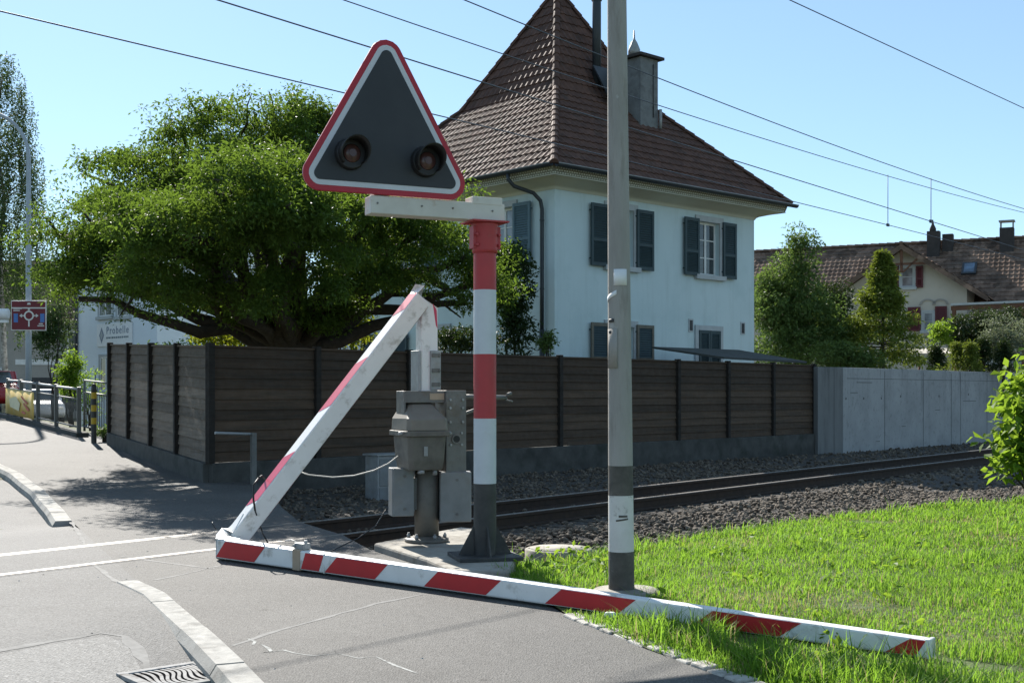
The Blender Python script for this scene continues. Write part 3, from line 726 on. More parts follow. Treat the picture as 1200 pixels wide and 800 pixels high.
# long uncut tufts along the cobbles, the lying boom and the ballast edge
P = []
def tuft(x, y, n, r, hs):
    for _ in range(n):
        a = rng.random() * 6.283; q = r * rng.random() ** 0.7
        X, Y = x + q * math.cos(a), y + q * math.sin(a)
        P.append((X, Y, lawnz(X, Y) - 0.01, hs * rng.uniform(0.7, 1.15), 0.05))
BL = [(0.335, 7.36), (0.5, 6.95), (0.715, 6.38), (1.08, 5.72), (1.45, 5.05), (2.0, 4.25)]
for i in range(150):
    k = rng.random() * 3.9; j = int(k); t = k - j
    x = BL[j+1][0] + (BL[min(j+2, 5)][0] - BL[j+1][0]) * t; y = BL[j+1][1] + (BL[min(j+2, 5)][1] - BL[j+1][1]) * t
    o = 0.15 + 0.85 * rng.random() ** 1.1
    X, Y = x + o * 0.86, y + o * 0.5
    bd = (X + 2.34) * 0.636 + (Y - 9.84) * 0.771      # in front of the boom (negative = camera side)
    if bd > -0.16 or bd < -1.5 or (X > 1.15 and bd > -0.5): continue
    tuft(X, Y, 60, 0.13, rng.uniform(0.85, 1.25) * (1.0 if bd < -0.25 else 0.75))
for i in range(50):       # around the pole foot and manhole
    tuft(rng.uniform(-0.15, 1.1), rng.uniform(8.35, 9.95), 26, 0.12, rng.uniform(0.6, 1.1))
for i in range(110):      # top edge along the ballast
    k = rng.random() * 4.9; j = int(k); t = k - j
    a_, b_ = LAWN[2 + j], LAWN[3 + j]
    tuft(a_[0] + (b_[0]-a_[0]) * t, a_[1] + (b_[1]-a_[1]) * t - 0.12, 26, 0.16, rng.uniform(0.5, 1.0))
for i in range(60):
    Y = rng.uniform(5, 12); X = rng.uniform(0.6, 0.43 * Y)
    if in_poly(X, Y, LAWN): tuft(X, Y, 30, 0.1, rng.uniform(0.6, 0.9))
grass('tall_grass', P, 0.08, 0.21, 0.0034, 0.85, ['grass', 'grass_dry'], 0.06)
# broad-leaved weeds in the lawn
wc = []
for i in range(46):
    Y = rng.uniform(5.2, 11.5); X = rng.uniform(0.5, 0.42 * Y)
    if in_poly(X, Y, LAWN) and in_poly(X - 0.2, Y - 0.2, LAWN): wc.append((X, Y, lawnz(X, Y) + 0.05))
for i in range(16): wc.append((rng.uniform(0.05, 0.9), rng.uniform(8.7, 9.9), 0.09))
meta(leaves('lawn_weeds', wc, 9, 0.06, 0.055, 'leaf_bright', flat=0.5, aspect=1.8), kind='stuff')
# cobble edging between pavement and lawn
mb = MB(); L = [gp(*q) for q in ((664, 722), (700, 737), (735, 750), (770, 763), (808, 779), (845, 792), (890, 809), (960, 845), (1050, 900))]
P3 = [Vector((p[0], p[1], 0)) for p in L]; acc = [0]
for i in range(1, len(P3)): acc.append(acc[-1] + (P3[i] - P3[i-1]).length)
s = 0.0
while s < acc[-1] - 0.1:
    w = rng.uniform(0.13, 0.19)
    for i in range(1, len(P3)):
        if s <= acc[i]: break
    d = (P3[i] - P3[i-1]).normalized(); p = P3[i-1] + d * (s - acc[i-1] + w / 2); n = Vector((-d.y, d.x, 0))
    z = 0.004 + rng.uniform(0.008, 0.02)
    dp = rng.uniform(0.10, 0.13)
    tilt = Vector((0, 0, rng.uniform(-0.006, 0.006)))
    nn = (n + d * rng.uniform(-.12, .12)).normalized()
    mb.obox(p + n * rng.uniform(0.02, 0.04) + Vector((0, 0, z - 0.05)), d * (w / 2 - 0.006) + tilt, nn * dp / 2, Vector((0, 0, 0.05)), 0, 0.93)
    s += w
meta(mb.build('cobble_edging', 'cobble', bevel=0.010), kind='structure')

# concrete pad under the machine and the signal pole
pad = [gp(438, 636, dz=0.07), gp(470, 630, dz=0.07), gp(540, 617, dz=0.07), gp(585, 622, dz=0.07), gp(604, 655, dz=0.07), gp(596, 668, dz=0.07), gp(530, 668, dz=0.07), gp(500, 655, dz=0.07)]
mb = MB(); mb.prism([(x, y, -0.3) for x, y in pad], (0, 0, 0.37))
meta(mb.build('concrete_pad', 'slab', bevel=0.02), kind='structure')
# ================================================================== BARRIER, MACHINE, SIGNAL, MAST
UP = Vector((0, 0, 1))
def boxbeam(mb, p0, p1, e2, w0, h0, w1, h1, mi=0):
    """hollow-looking box beam; e2 = direction of the h sides"""
    p0 = Vector(p0); p1 = Vector(p1); d = (p1 - p0).normalized()
    e2 = Vector(e2); e2 = (e2 - d * e2.dot(d)).normalized(); e3 = d.cross(e2)
    vs = []
    for p, w, h in ((p0, w0, h0), (p1, w1, h1)):
        for a, b in ((-1, -1), (1, -1), (1, 1), (-1, 1)): vs.append(p + e3 * (w/2) * a + e2 * (h/2) * b)
    mb.add(vs, [(0,1,2,3), (7,6,5,4), (0,4,5,1), (1,5,6,2), (2,6,7,3), (3,7,4,0)], mi)
    return d, e2, e3
def stripes(mb, p0, p1, e2, w0, h0, w1, h1, side, spans, skew, mi=1, cover=0.86, thick=0.002):
    """slanting film bands on one long face; side = +1/-1 along e3 or ('e2', sign)"""
    p0 = Vector(p0); p1 = Vector(p1); L = (p1 - p0).length; d = (p1 - p0).normalized()
    e2 = Vector(e2); e2 = (e2 - d * e2.dot(d)).normalized(); e3 = d.cross(e2)
    for s0, s1 in spans:
        vs = []
        for s, k in ((s0 - skew/2, -1), (s1 - skew/2, -1), (s1 + skew/2, 1), (s0 + skew/2, 1)):
            t = min(1, max(0, s / L)); s = t * L
            w = w0 + (w1 - w0) * t; h = h0 + (h1 - h0) * t
            if side in (1, -1): vs.append(p0 + d * s + e3 * side * (w/2 + thick) + e2 * k * h/2 * cover)
            else: vs.append(p0 + d * s + e2 * side[1] * (h/2 + thick) + e3 * k * w/2 * cover)
        mb.add(vs, [(0, 1, 2, 3)], mi)
t = thing('barrier_boom', 'smashed red and white barrier boom, folded in three, its tip lying across the grass', 'barrier', (-0.74, 10.5, 1.2))
# lying piece
c0 = Vector((-2.34, 9.84, 0.10)); c1 = Vector((2.10, 6.14, 0.066))
cd = (c1 - c0).normalized(); ch0, ch1, cw0, cw1 = 0.155, 0.095, 0.12, 0.08
mb = MB()
d, e2, e3 = boxbeam(mb, c0, c1, UP, cw0, ch0, cw1, ch1)
fs = -1 if e3.y > 0 else 1
def s_at(px):
    r = (px - 600) / F; off = e3 * fs * 0.06; q = c0 + off
    return (r * q.y - q.x) / (cd.x - r * cd.y)
sp = [(s_at(a), s_at(b)) for a, b in ((258, 304), (387, 446), (504, 577), (647, 733), (822, 924), (1050, 1086))]
stripes(mb, c0, c1, UP, cw0, ch0, cw1, ch1, fs, sp, 0.13)
stripes(mb, c0, c1, UP, cw0, ch0, cw1, ch1, fs, [(s_at(355), s_at(376))], 0.05)
stripes(mb, c0, c1, UP, cw0, ch0, cw1, ch1, -fs, [(a + 0.1, b + 0.1) for a, b in sp], -0.13)
outer = mb.build('boom_tip', ['white_paint', 'red_film'], t, bevel=0.012)
# sleeve where a thinner profile slides in, clamp collar and torn-off bracket
def ring(name, s, w, grow, m, par, b=0.004):
    p = c0 + cd * s; f = s / (c1 - c0).length
    mb = MB(); boxbeam(mb, p - cd * w/2, p + cd * w/2, UP, cw0 + (cw1-cw0)*f + grow, ch0 + (ch1-ch0)*f + grow, cw0 + (cw1-cw0)*f + grow, ch0 + (ch1-ch0)*f + grow)
    return mb.build(name, m, par, bevel=b)
cl = ring('clamp_collar', s_at(347), 0.085, 0.012, 'tape', outer)
sj = s_at(379); ring('splice_seam', sj, 0.012, 0.006, 'white_paint', outer)
pc = c0 + cd * s_at(347) + UP * 0.10
mb = MB(); mb.obox(pc, cd * 0.055, e3 * 0.035, UP * 0.022); mb.tube([pc - cd*0.045 + e3*0.05, pc - cd*0.045 - e3*0.05], 0.012, 8); mb.tube([pc + cd*0.04 + UP*0.0, pc + cd*0.04 + UP*0.045], 0.014, 6)
mb.tube([pc + UP*.02 - cd*.05, pc + UP*0.035 - cd*0.13, pc + UP*0.02 - cd*0.2], 0.005, 6)
mb.build('clamp_bolt', 'galv', cl, bevel=0.003)
mb = MB(); mb.tube([c0 + cd*s_at(347) - UP*0.08 - e3*fs*-0.0, c0 + cd*s_at(347) - UP*0.115], 0.05, 10); mb.build('foot_pad', 'black', cl)
mb = MB(); boxbeam(mb, c1 - cd*0.005, c1 + cd*0.02, UP, cw1+.006, ch1+.006, cw1+.006, ch1+.006); mb.build('end_cap', 'white_paint', outer, bevel=0.006)
# middle piece leaning up
b0 = Vector((-2.275, 9.98, 0.14)); b1 = at(493, 349, 10.42)
bd = (b1 - b0).normalized()
away = Vector((0, 1, 0)); imgup = Vector((-0.8, 0, 0.62)); 
tw = R(27)
e2b = (imgup - bd * imgup.dot(bd)).normalized(); e3b = bd.cross(e2b)
e2t = (e2b * math.cos(tw) - (e3b if e3b.y > 0 else -e3b) * math.sin(tw) * 1).normalized()
bw, bh = 0.15, 0.155
mb = MB(); dB, e2B, e3B = boxbeam(mb, b0 + bd * 0.02, b1, e2t, bw, bh, bw, bh)
LB = (b1 - b0).length
def sB(px, py):
    # parameter by image row
    zz = []
    best = 0
    for k in range(200):
        p = b0 + bd * LB * k / 199; yy = HOR - (p.z - H) / p.y * F
        if yy >= py: best = LB * k / 199
    return best
spB = [(sB(0, y1), sB(0, y0)) for y0, y1 in ((349, 374), (430, 487), (540, 597))]
stripes(mb, b0 + bd*0.02, b1, e2t, bw, bh, bw, bh, ('e2', 1), spB, 0.10)
stripes(mb, b0 + bd*0.02, b1, e2t, bw, bh, bw, bh, ('e2', -1), spB, -0.10)
mid = mb.build('boom_middle', ['white_paint', 'pink_film'], t, bevel=0.010)
# upright stub still held by the machine
q0 = Vector((-0.735, 10.5, 1.34)); q1 = at(499, 352, 10.5)
mb = MB(); yaw = R(28)
sx = Vector((math.cos(yaw), math.sin(yaw), 0)); sy = Vector((-math.sin(yaw), math.cos(yaw), 0))
hw, hd = 0.078, 0.06
vs = []
for k, z in enumerate((1.34, 2.06)):
    for a, b in ((-1, -1), (1, -1), (1, 1), (-1, 1)): vs.append(Vector((-0.735, 10.5, z)) + sx*hw*a + sy*hd*b)
# torn slanting top: high at the fold, lower at the far corner
tops = [2.17, 2.07, 2.05, 2.20]
for i, z in enumerate(tops): vs[4+i].z = z
mb.add(vs, [(3,2,1,0), (4,5,6,7), (0,1,5,4), (1,2,6,5), (2,3,7,6), (3,0,4,7)])
f0 = Vector((-0.735, 10.5, 0)) - sy * (hd + 0.002)
mb.add([f0 + sx*0.03 + UP*2.115, f0 + sx*0.066 + UP*2.06, f0 + sx*0.074 + UP*1.90, f0 + sx*0.058 + UP*1.93], [(0,1,2,3)], 1)
mb.build('boom_stub', ['white_paint', 'pink_film'], t, bevel=0.006)
# crumpled skin at the two folds
def crumple(name, pts, faces, par, seed, extra=()):
    mb = MB(); mb.add(pts, faces)
    o = mb.build(name, 'white_paint', par)
    sm = o.modifiers.new('solid', 'SOLIDIFY'); sm.thickness = 0.006; sm.offset = 0
    return o
hh = bw/2
def corner(p, a, b): return p + e3B * bw/2 * a + e2B * bh/2 * b
fm = b1
st = [Vector((-0.735, 10.5, 0)) + sx*hw*a + sy*hd*b for a, b in ((-1,-1), (1,-1), (1,1), (-1,1))]
pts = [corner(b1, -1, 1), corner(b1, 1, 1), corner(b1 + bd*0.07, -1, 1.0), corner(b1 + bd*0.085, 1, .9), st[0] + UP*2.17, st[3] + UP*2.20, st[0] + UP*2.08 - sx*0.004, corner(b1, -1, -1), st[1] + UP*2.075, st[2] + UP*2.09, corner(b1 + bd*0.03, 0, 1.15) + UP*0.035, st[3]+sx*0.05+UP*2.13]
crumple('crumpled_fold', pts, [(0,1,3,10), (0,10,2), (10,3,2), (2,3,5,4), (0,2,4), (0,4,6,7), (4,5,11,8), (11,9,8)], mid, 1)
cs = lambda s, a, b: c0 + cd*s + e3*fs*cw0/2*a + UP*ch0/2*b
pts = [cs(0, 1, 1), cs(0, 1, -1), cs(0, -1, 1), cs(0, -1, -1),
       c0 - cd*0.075 + UP*0.10, c0 - cd*0.045 - UP*0.02, c0 - cd*0.085 + UP*0.145 - e3*fs*0.06, c0 - cd*0.02 - UP*0.105,
       corner(b0 + bd*0.05, -1, 1), corner(b0 + bd*0.05, 1, 1), corner(b0 + bd*0.05, -1, -1), corner(b0 + bd*0.22, 0, 1.03), cs(0.07, 1, 1.02), cs(0.05, 0, 1.28), cs(0.2, -0.4, 1.08), corner(b0+bd*0.0,-1,-1.05)]
crumple('crumpled_fold', pts, [(0,4,5,1), (1,5,7), (0,13,6,4), (0,12,13), (12,14,13), (6,13,8), (13,8,10), (13,10,15), (13,15,14), (4,6,5), (6,9,8), (8,9,11), (3,7,5), (2,6,5,3), (2,14,13)], outer, 2)
mb = MB(); mb.tube([c0 - cd*0.08 + UP*0.14, c0 - cd*0.10 + UP*0.185 + e3*0.02, c0 - cd*0.13 + UP*0.2], 0.004, 5)
mb.tube([c0 - cd*0.04 - UP*0.06, c0 - cd*0.02 - UP*0.15, c0 + cd*0.1 - UP*0.166, c0 + cd*0.35 - UP*0.160 - e3*fs*.1], 0.006, 6)
mb.tube([c0 - cd*0.02 - UP*0.05 - e3*fs*.03, c0 + cd*0.03 - UP*0.16, c0 + cd*0.22 - UP*0.167 + e3*fs*.05, c0 + cd*0.5 - UP*0.16 - e3*fs*.12], 0.005, 6)
mb.build('torn_wire', 'black', outer)

# ---- machine
MX, MY = -0.735, 10.5
t = thing('barrier_machine', 'grey steel barrier drive on a round post holding the upright stump of the broken boom', 'barrier machine', (MX, MY, 0.07))
yaw = R(24)
ax = Vector((math.cos(yaw), math.sin(yaw), 0)); ay = Vector((-math.sin(yaw), math.cos(yaw), 0))
O = Vector((MX, MY, 0))
def loc(x, y, z): return O + ax*x + ay*y + UP*z
def lbox(mb, x0, x1, y0, y1, z0, z1, mi=0, tx=1.0): return mb.obox(loc((x0+x1)/2, (y0+y1)/2, (z0+z1)/2), ax*abs(x1-x0)/2, ay*abs(y1-y0)/2, UP*abs(z1-z0)/2, mi, tx)
mb = MB(); mb.lathe([(0.19, 0), (0.19, 0.028), (0.17, 0.034), (0.12, 0.04), (0.12, 0.05)], (MX, MY, 0.07), 28); mb.build('base_flange', 'machine', t)
mb = MB(); mb.lathe([(0.105, 0), (0.105, 0.62)], (MX, MY, 0.11), 24); mb.build('post', 'machine', t)
for k in range(6):
    a_ = k * math.pi/3; mb = MB(); mb.lathe([(0.016, 0), (0.016, 0.03), (0.009, 0.032), (0.009, 0.045)], (MX + 0.155*math.cos(a_), MY + 0.155*math.sin(a_), 0.104), 6); mb.build('anchor_bolt', 'galv', t)
# gearbox: tub + domed lid
mb = MB()
def loft(mb, secs, mi=0):
    vs = [p for s_ in secs for p in s_]; n = len(secs[0]); fs = []
    for k in range(len(secs)-1):
        for j in range(n): fs.append((k*n+j, k*n+(j+1) % n, (k+1)*n+(j+1) % n, (k+1)*n+j))
    fs.append(tuple(range(n))[::-1]); fs.append(tuple((len(secs)-1)*n + j for j in range(n)))
    mb.add(vs, fs, mi)
def rsec(x0, x1, y0, y1, z, c=0.03):
    P = [(x0+c, y0), (x1-c, y0), (x1, y0+c), (x1, y1-c), (x1-c, y1), (x0+c, y1), (x0, y1-c), (x0, y0+c)]
    return [loc(px, py, z) for px, py in P]
loft(mb, [rsec(-0.235, 0.06, -0.25, 0.12, 0.70), rsec(-0.25, 0.07, -0.27, 0.13, 0.78), rsec(-0.265, 0.08, -0.29, 0.14, 0.985)])
tub = mb.build('gear_housing', 'machine', t, bevel=0.008)
mb = MB(); loft(mb, [rsec(-0.295, 0.10, -0.32, 0.16, 0.985), rsec(-0.295, 0.10, -0.32, 0.16, 1.03)]); mb.build('housing_rim', 'machine', tub, bevel=0.006)
mb = MB(); loft(mb, [rsec(-0.28, 0.09, -0.31, 0.15, 1.03), rsec(-0.275, 0.085, -0.30, 0.145, 1.13), rsec(-0.20, 0.03, -0.12, 0.13, 1.25), rsec(-0.17, 0.01, -0.06, 0.11, 1.27)])
lid = mb.build('housing_lid', 'machine_beige', t, bevel=0.01)
mb = MB()
for x in (-0.305, 0.105): mb.tube([loc(x, -0.26, 1.01), loc(x*1.13, -0.26, 1.01)], 0.014, 8)
mb.build('lid_screws', 'galv', tub)
mb = MB(); lbox(mb, -0.13, -0.095, -0.292, -0.288, 0.82, 0.90); mb.build('name_plate', 'galv', tub, bevel=0.003)
mb = MB(); mb.tube([loc(0.0, -0.2, 0.70), loc(0.0, -0.2, 0.655)], 0.02, 8); mb.tube([loc(-0.13, -0.22, 0.70), loc(-0.13, -0.22, 0.67)], 0.03, 8); mb.build('cable_gland', 'galv', tub)
# vertical side channel with bearing hole, and cross head
mb = MB(); lbox(mb, 0.115, 0.30, -0.17, -0.155, 0.62, 1.37); lbox(mb, 0.115, 0.128, -0.155, 0.10, 0.62, 1.37); lbox(mb, 0.287, 0.30, -0.155, 0.02, 0.62, 1.37)
sidep = mb.build('side_channel', 'steel', t, bevel=0.005)
mb = MB(); hc = loc(0.205, -0.171, 0.955)
mb.tube([hc, hc - ay*0.012], 0.042, 20, 0); mb.tube([hc - ay*0.0125, hc - ay*0.0135], 0.030, 20, 1)
for dx, dz in ((-.05, .05), (.05, .05), (-.05, -.05), (.05, -.05)):
    c_ = hc + ax*dx + UP*dz; mb.tube([c_, c_ - ay*0.012], 0.011, 6, 2)
mb.build('bearing_flange', ['steel', 'black', 'galv'], sidep)
mb = MB()
for dz in (1.22, 1.29, 1.10):
    for dx in (0.15, 0.265): c_ = loc(dx, -0.171, dz); mb.tube([c_, c_ - ay*0.014], 0.012, 6)
mb.build('channel_bolts', 'galv', sidep)
mb = MB(); lbox(mb, -0.24, 0.115, -0.13, -0.115, 1.265, 1.365); lbox(mb, -0.24, 0.115, 0.06, 0.075, 1.265, 1.365); lbox(mb, -0.25, -0.235, -0.13, 0.075, 1.05, 1.365)
lbox(mb, -0.235, 0.115, -0.115, 0.06, 1.27, 1.283)
mb.build('cross_head', 'steel', t, bevel=0.004)
mb = MB(); lbox(mb, -0.02, 0.11, -0.135, -0.12, 1.29, 1.345); mb.build('rusty_plate', 'tape', t)
# clamp holding the boom stump
mb = MB(); S0 = Vector((MX, MY, 0))
def sbox(mb, x0, x1, y0, y1, z0, z1, mi=0): mb.obox(S0 + sx*(x0+x1)/2 + sy*(y0+y1)/2 + UP*(z0+z1)/2, sx*(x1-x0)/2, sy*(y1-y0)/2, UP*(z1-z0)/2, mi)
sbox(mb, 0.002, 0.098, -0.082, -0.063, 1.375, 1.71); sbox(mb, 0.002, 0.098, 0.063, 0.08, 1.375, 1.71); sbox(mb, -0.115, -0.088, -0.085, 0.08, 1.36, 1.71)
cb = mb.build('boom_clamp', 'galv', t, bevel=0.004)
mb = MB()
for z in (1.42, 1.54, 1.67):
    for x in (0.02, 0.08):
        c_ = S0 + sx*x - sy*0.082 + UP*z; mb.tube([c_, c_ - sy*0.012], 0.011, 6)
    sbox(mb, 0.012, 0.088, -0.087, -0.083, z - 0.018, z + 0.018)
mb.build('clamp_bolts', 'steel', cb)
# two junction boxes on the post
def jbox(x, y, z, w, d_, h_, yw):
    mb = MB(); mb.rbox(loc(x, y, z), yaw + yw, w, d_, h_); b = mb.build('junction_box', 'box_grey', t, bevel=0.008)
    c_ = loc(x, y, z); fx = Vector((math.cos(yaw+yw), math.sin(yaw+yw), 0)); fy = Vector((-fx.y, fx.x, 0))
    mb = MB(); mb.obox(c_ - fy*(d_/2 + 0.008) + UP*h_/2, fx*(w/2 - 0.004), fy*0.008, UP*(h_/2 - 0.004)); l = mb.build('box_lid', 'box_grey', b, bevel=0.005)
    mb = MB()
    for dz in (0.16, 0.84): q = c_ - fy*(d_/2 + 0.016) + UP*h_*dz + fx*0.01; mb.tube([q, q - fy*0.008], 0.013, 8)
    mb.build('lid_screws', 'steel', b)
jbox(-0.225, 0.02, 0.30, 0.19, 0.16, 0.41, R(-6))
jbox(0.215, -0.12, 0.245, 0.27, 0.13, 0.43, R(-16))
mb = MB(); lbox(mb, 0.10, 0.16, -0.06, 0.02, 0.30, 0.62); lbox(mb, -0.15, -0.09, -0.03, 0.05, 0.35, 0.62); mb.build('box_bracket', 'steel', t)
# counterweight arms reaching past the signal pole
mb = MB(); mb.tube([loc(0.27, -0.02, 1.315), loc(0.62, 0.09, 1.31), loc(0.80, 0.12, 1.305)], 0.022, 8); 
mb.tube([loc(0.26, -0.03, 1.14), loc(0.62, 0.06, 1.25)], 0.015, 8)
mb.tube([loc(0.80, 0.10, 1.33), loc(0.845, 0.11, 1.345)], 0.016, 8); mb.tube([loc(0.79, 0.10, 1.285), loc(0.86, 0.11, 1.27)], 0.008, 6)
mb.build('counterweight_arm', 'steel', t)

# cables hanging from the machine
mb = MB(); P = [at(467, 534, 10.4), at(455, 543, 10.4), at(438, 551, 10.42), at(415, 557, 10.45), at(390, 559, 10.5), at(362, 556, 10.55), at(340, 549, 10.6)]
mb.tube(P, 0.006, 6); meta(mb.build('cable', 'cable_white', origin=P[0]), 'pale cable sagging from the barrier machine behind the leaning boom piece', 'cable')
mb = MB(); P = [at(452, 597, 11.2), at(440, 616, 11.0), at(420, 630, 10.7), at(397, 641, 10.5)] + [Vector((*gp(383, 650), 0.015)), Vector((*gp(372, 654), 0.015))]
mb.tube(P, 0.006, 6); meta(mb.build('cable', 'black', origin=P[-1]), 'thin black cable running down from the machine to the lying boom', 'cable')
mb = MB(); P = [Vector((*gp(286, 600, dz=0), 0.35)) * 0 + at(303, 560, 9.90), at(297, 568, 9.82), at(297, 585, 9.8), at(299, 598, 9.83)]
P2 = [at(305, 616, 10.3), at(308, 625, 10.3), at(313, 634, 10.25), Vector((*gp(316, 642), 0.012))]
mb.tube(P, 0.008, 6); mb.tube([P[-1]] + P2, 0.006, 6); mb.tube([P[0], at(307, 557, 10.05), at(311, 562, 10.2)], 0.008, 6)
meta(mb.build('cable', 'black', origin=P2[-1]), 'black cable tied round the leaning boom piece and dangling to the asphalt', 'cable')

# ---- warning signal
SX, SY = -0.21, 9.45
def zs(py): return H + (HOR - py) / F * SY
t = thing('crossing_signal', 'red and white banded pole carrying a triangular warning board with two unlit lamps', 'warning signal', (SX, SY, 0.07))
mb = MB()
for z0, z1, mi in ((0.08, zs(566), 2), (zs(566), zs(490), 1), (zs(490), zs(415), 0), (zs(415), zs(340), 1), (zs(340), zs(296), 0)):
    mb.tube([(SX, SY, z0), (SX, SY, z1)], 0.088, 32, mi, cap=False)
pole = mb.build('pole', ['red_band', 'white_band', 'black_paint'], t)
mb = MB(); mb.lathe([(0.096, zs(297)), (0.099, zs(293)), (0.099, zs(268)), (0.106, zs(264)), (0.106, zs(262))], (SX, SY, 0), 32)
se = Vector((0.906, 0.423, 0)); sn = Vector((0.423, -0.906, 0))
for k in (-1, 1):
    for z in (zs(288), zs(276)): 
        c_ = Vector((SX, SY, z)) + se*k*0.094 + sn*0.03; mb.tube([c_, c_ + sn*0.045], 0.011, 6)
    mb.obox(Vector((SX, SY, (zs(292)+zs(266))/2)) + se*k*0.102, se*0.012, sn*0.04, UP*(zs(266)-zs(292))/2)
col = mb.build('collar', 'red_band', t)
mb = MB(); mb.obox((SX, SY, zs(262)+0.006), se*0.15, sn*0.13, UP*0.006); mb.build('head_plate', 'red_band', t)
mb = MB(); mb.obox((SX, SY, 0.085), Vector((0.24, 0.06, 0)), Vector((-0.06, 0.22, 0)), UP*0.015)
bp = mb.build('base_plate', 'black_paint', t, bevel=0.004)
mb = MB()
for k in range(4):
    d_ = Vector((math.cos(k*math.pi/2 + 0.25), math.sin(k*math.pi/2 + 0.25), 0)); n_ = Vector((-d_.y, d_.x, 0)) * 0.006
    P0 = Vector((SX, SY, 0.10))
    mb.prism([P0 + d_*0.08 - n_, P0 + d_*0.21 - n_, P0 + d_*0.20 + UP*0.02 - n_, P0 + d_*0.08 + UP*0.24 - n_], n_*2)
mb.build('gusset', 'black_paint', bp)
# cantilever arm (box section) and its cap block
az0, az1 = zs(260), zs(240)
A0 = Vector((SX, SY, 0)) - se*0.95; A1 = Vector((SX, SY, 0)) + se*0.135
mb = MB(); mb.obox((A0+A1)/2 + UP*(az0+az1)/2, se*(A1-A0).length/2, sn*0.075, UP*(az1-az0)/2)
arm = mb.build('arm', 'arm_white', t, bevel=0.006)
mb = MB(); mb.obox(Vector((SX, SY, 0)) - se*0.01 + UP*(az1 + 0.018), se*0.125, sn*0.078, UP*0.03); mb.build('arm_cap', 'arm_white', arm, bevel=0.005)
mb = MB()
for s_ in (-0.9, -0.55, -0.3, 0.03):
    c_ = Vector((SX, SY, (az0+az1)/2 + 0.01)) + se*s_ + sn*0.075; mb.tube([c_, c_ + sn*0.006], 0.008, 6)
mb.build('rivets', 'steel', arm)
BCX = -0.835                           # board centre along the arm
bz = az1 + 0.005
mb = MB(); cst = Vector((SX, SY, 0)) + se*(-0.86); mb.obox(cst + UP*(az1 + 0.03), se*0.06, sn*0.05, UP*0.035); mb.obox(Vector((SX, SY, 0)) + se*BCX - sn*0.03 + UP*(az1 + 0.35), se*0.04, sn*0.03, UP*0.36); mb.build('board_stub', 'arm_white', t, bevel=0.006)
def tri(half, hgt, rad, cz, inset=0.0, n=9):
    """rounded triangle in board coordinates (u along the arm, z up)"""
    P = [(-half, 0), (half, 0), (0, hgt)]
    out = []
    for i in range(3):
        p = Vector(P[i]); a_ = (Vector(P[i-1]) - p).normalized(); b_ = (Vector(P[(i+1) % 3]) - p).normalized()
        bis = (a_ + b_).normalized(); half_ang = math.acos(max(-1, min(1, a_.dot(b_)))) / 2
        cc = p + bis * (rad / math.sin(half_ang))
        r = rad - inset
        t0 = math.atan2(*( (-(Vector((-a_.y, a_.x)) if Vector((-a_.y, a_.x)).dot(bis) > 0 else Vector((a_.y, -a_.x)))).yx))
        v0 = -(Vector((-a_.y, a_.x)) if Vector((-a_.y, a_.x)).dot(bis) > 0 else Vector((a_.y, -a_.x)))
        v1 = -(Vector((-b_.y, b_.x)) if Vector((-b_.y, b_.x)).dot(bis) > 0 else Vector((b_.y, -b_.x)))
        for k in range(n):
            f = k / (n - 1); v = v0.lerp(v1, f).normalized(); out.append(cc + v * r)
    return out
BO = Vector((SX, SY, 0)) + se*BCX + sn*0.06
def bpt(q, off): return BO + se*q.x + UP*(bz + q.y) + sn*off
HALF, HG = 0.72, 1.28
def board_layer(mb, inset, off, thick, mi):
    Q = tri(HALF, HG, 0.125, 0, inset)
    mb.prism([bpt(q, off) for q in Q], sn*thick, mi)
mb = MB(); board_layer(mb, 0.0, 0.0, 0.03, 0); board = mb.build('warning_board', 'sign_red', t, bevel=0.004)
mb = MB(); board_layer(mb, 0.042, 0.0302, 0.003, 0); mb.build('white_border', 'sign_white', board)
mb = MB(); board_layer(mb, 0.080, 0.0335, 0.003, 0); mb.build('grey_field', 'sign_grey', board)
for px, py in ((410, 181), (498, 190)):
    # place by intersecting the board plane
    dirv = at(px, py, 1.0) - Vector((0, 0, H)); k = (BO + sn*0.037 - Vector((0, 0, H))).dot(sn) / dirv.dot(sn)
    c_ = Vector((0, 0, H)) + dirv * k
    mb = MB(); mb.tube([c_, c_ + sn*0.05], [0.118, 0.108], 28); lb = mb.build('signal_lamp', 'black', t, bevel=0.004)
    mb = MB(); prof = [(0.068, 0.051), (0.062, 0.058), (0.04, 0.066), (0.0, 0.072)]
    mb.tube([c_ + sn*o for r, o in prof], [max(r, .001) for r, o in prof], 24, 0); mb.tube([c_ + sn*0.0735, c_ + sn*0.0735 + sn*0.002], 0.028, 16, 0); mb.build('lens', 'lens', lb)
    # open-bottomed hood
    mb = MB(); n = 26; vs = []
    for i in range(n + 1):
        an = R(-48) + R(276) * i / n; dv = se*math.cos(an) + UP*math.sin(an)
        ln = 0.04 + 0.13 * (0.5 + 0.5 * math.sin(an)) ** 0.7
        vs += [c_ + dv*0.098 + sn*0.045, c_ + dv*0.102 + sn*(0.045 + ln)]
    mb.add(vs, [(2*i, 2*i+1, 2*i+3, 2*i+2) for i in range(n)], 0, True)
    h_ = mb.build('hood', 'black', lb); so_ = h_.modifiers.new('solid', 'SOLIDIFY'); so_.thickness = 0.006

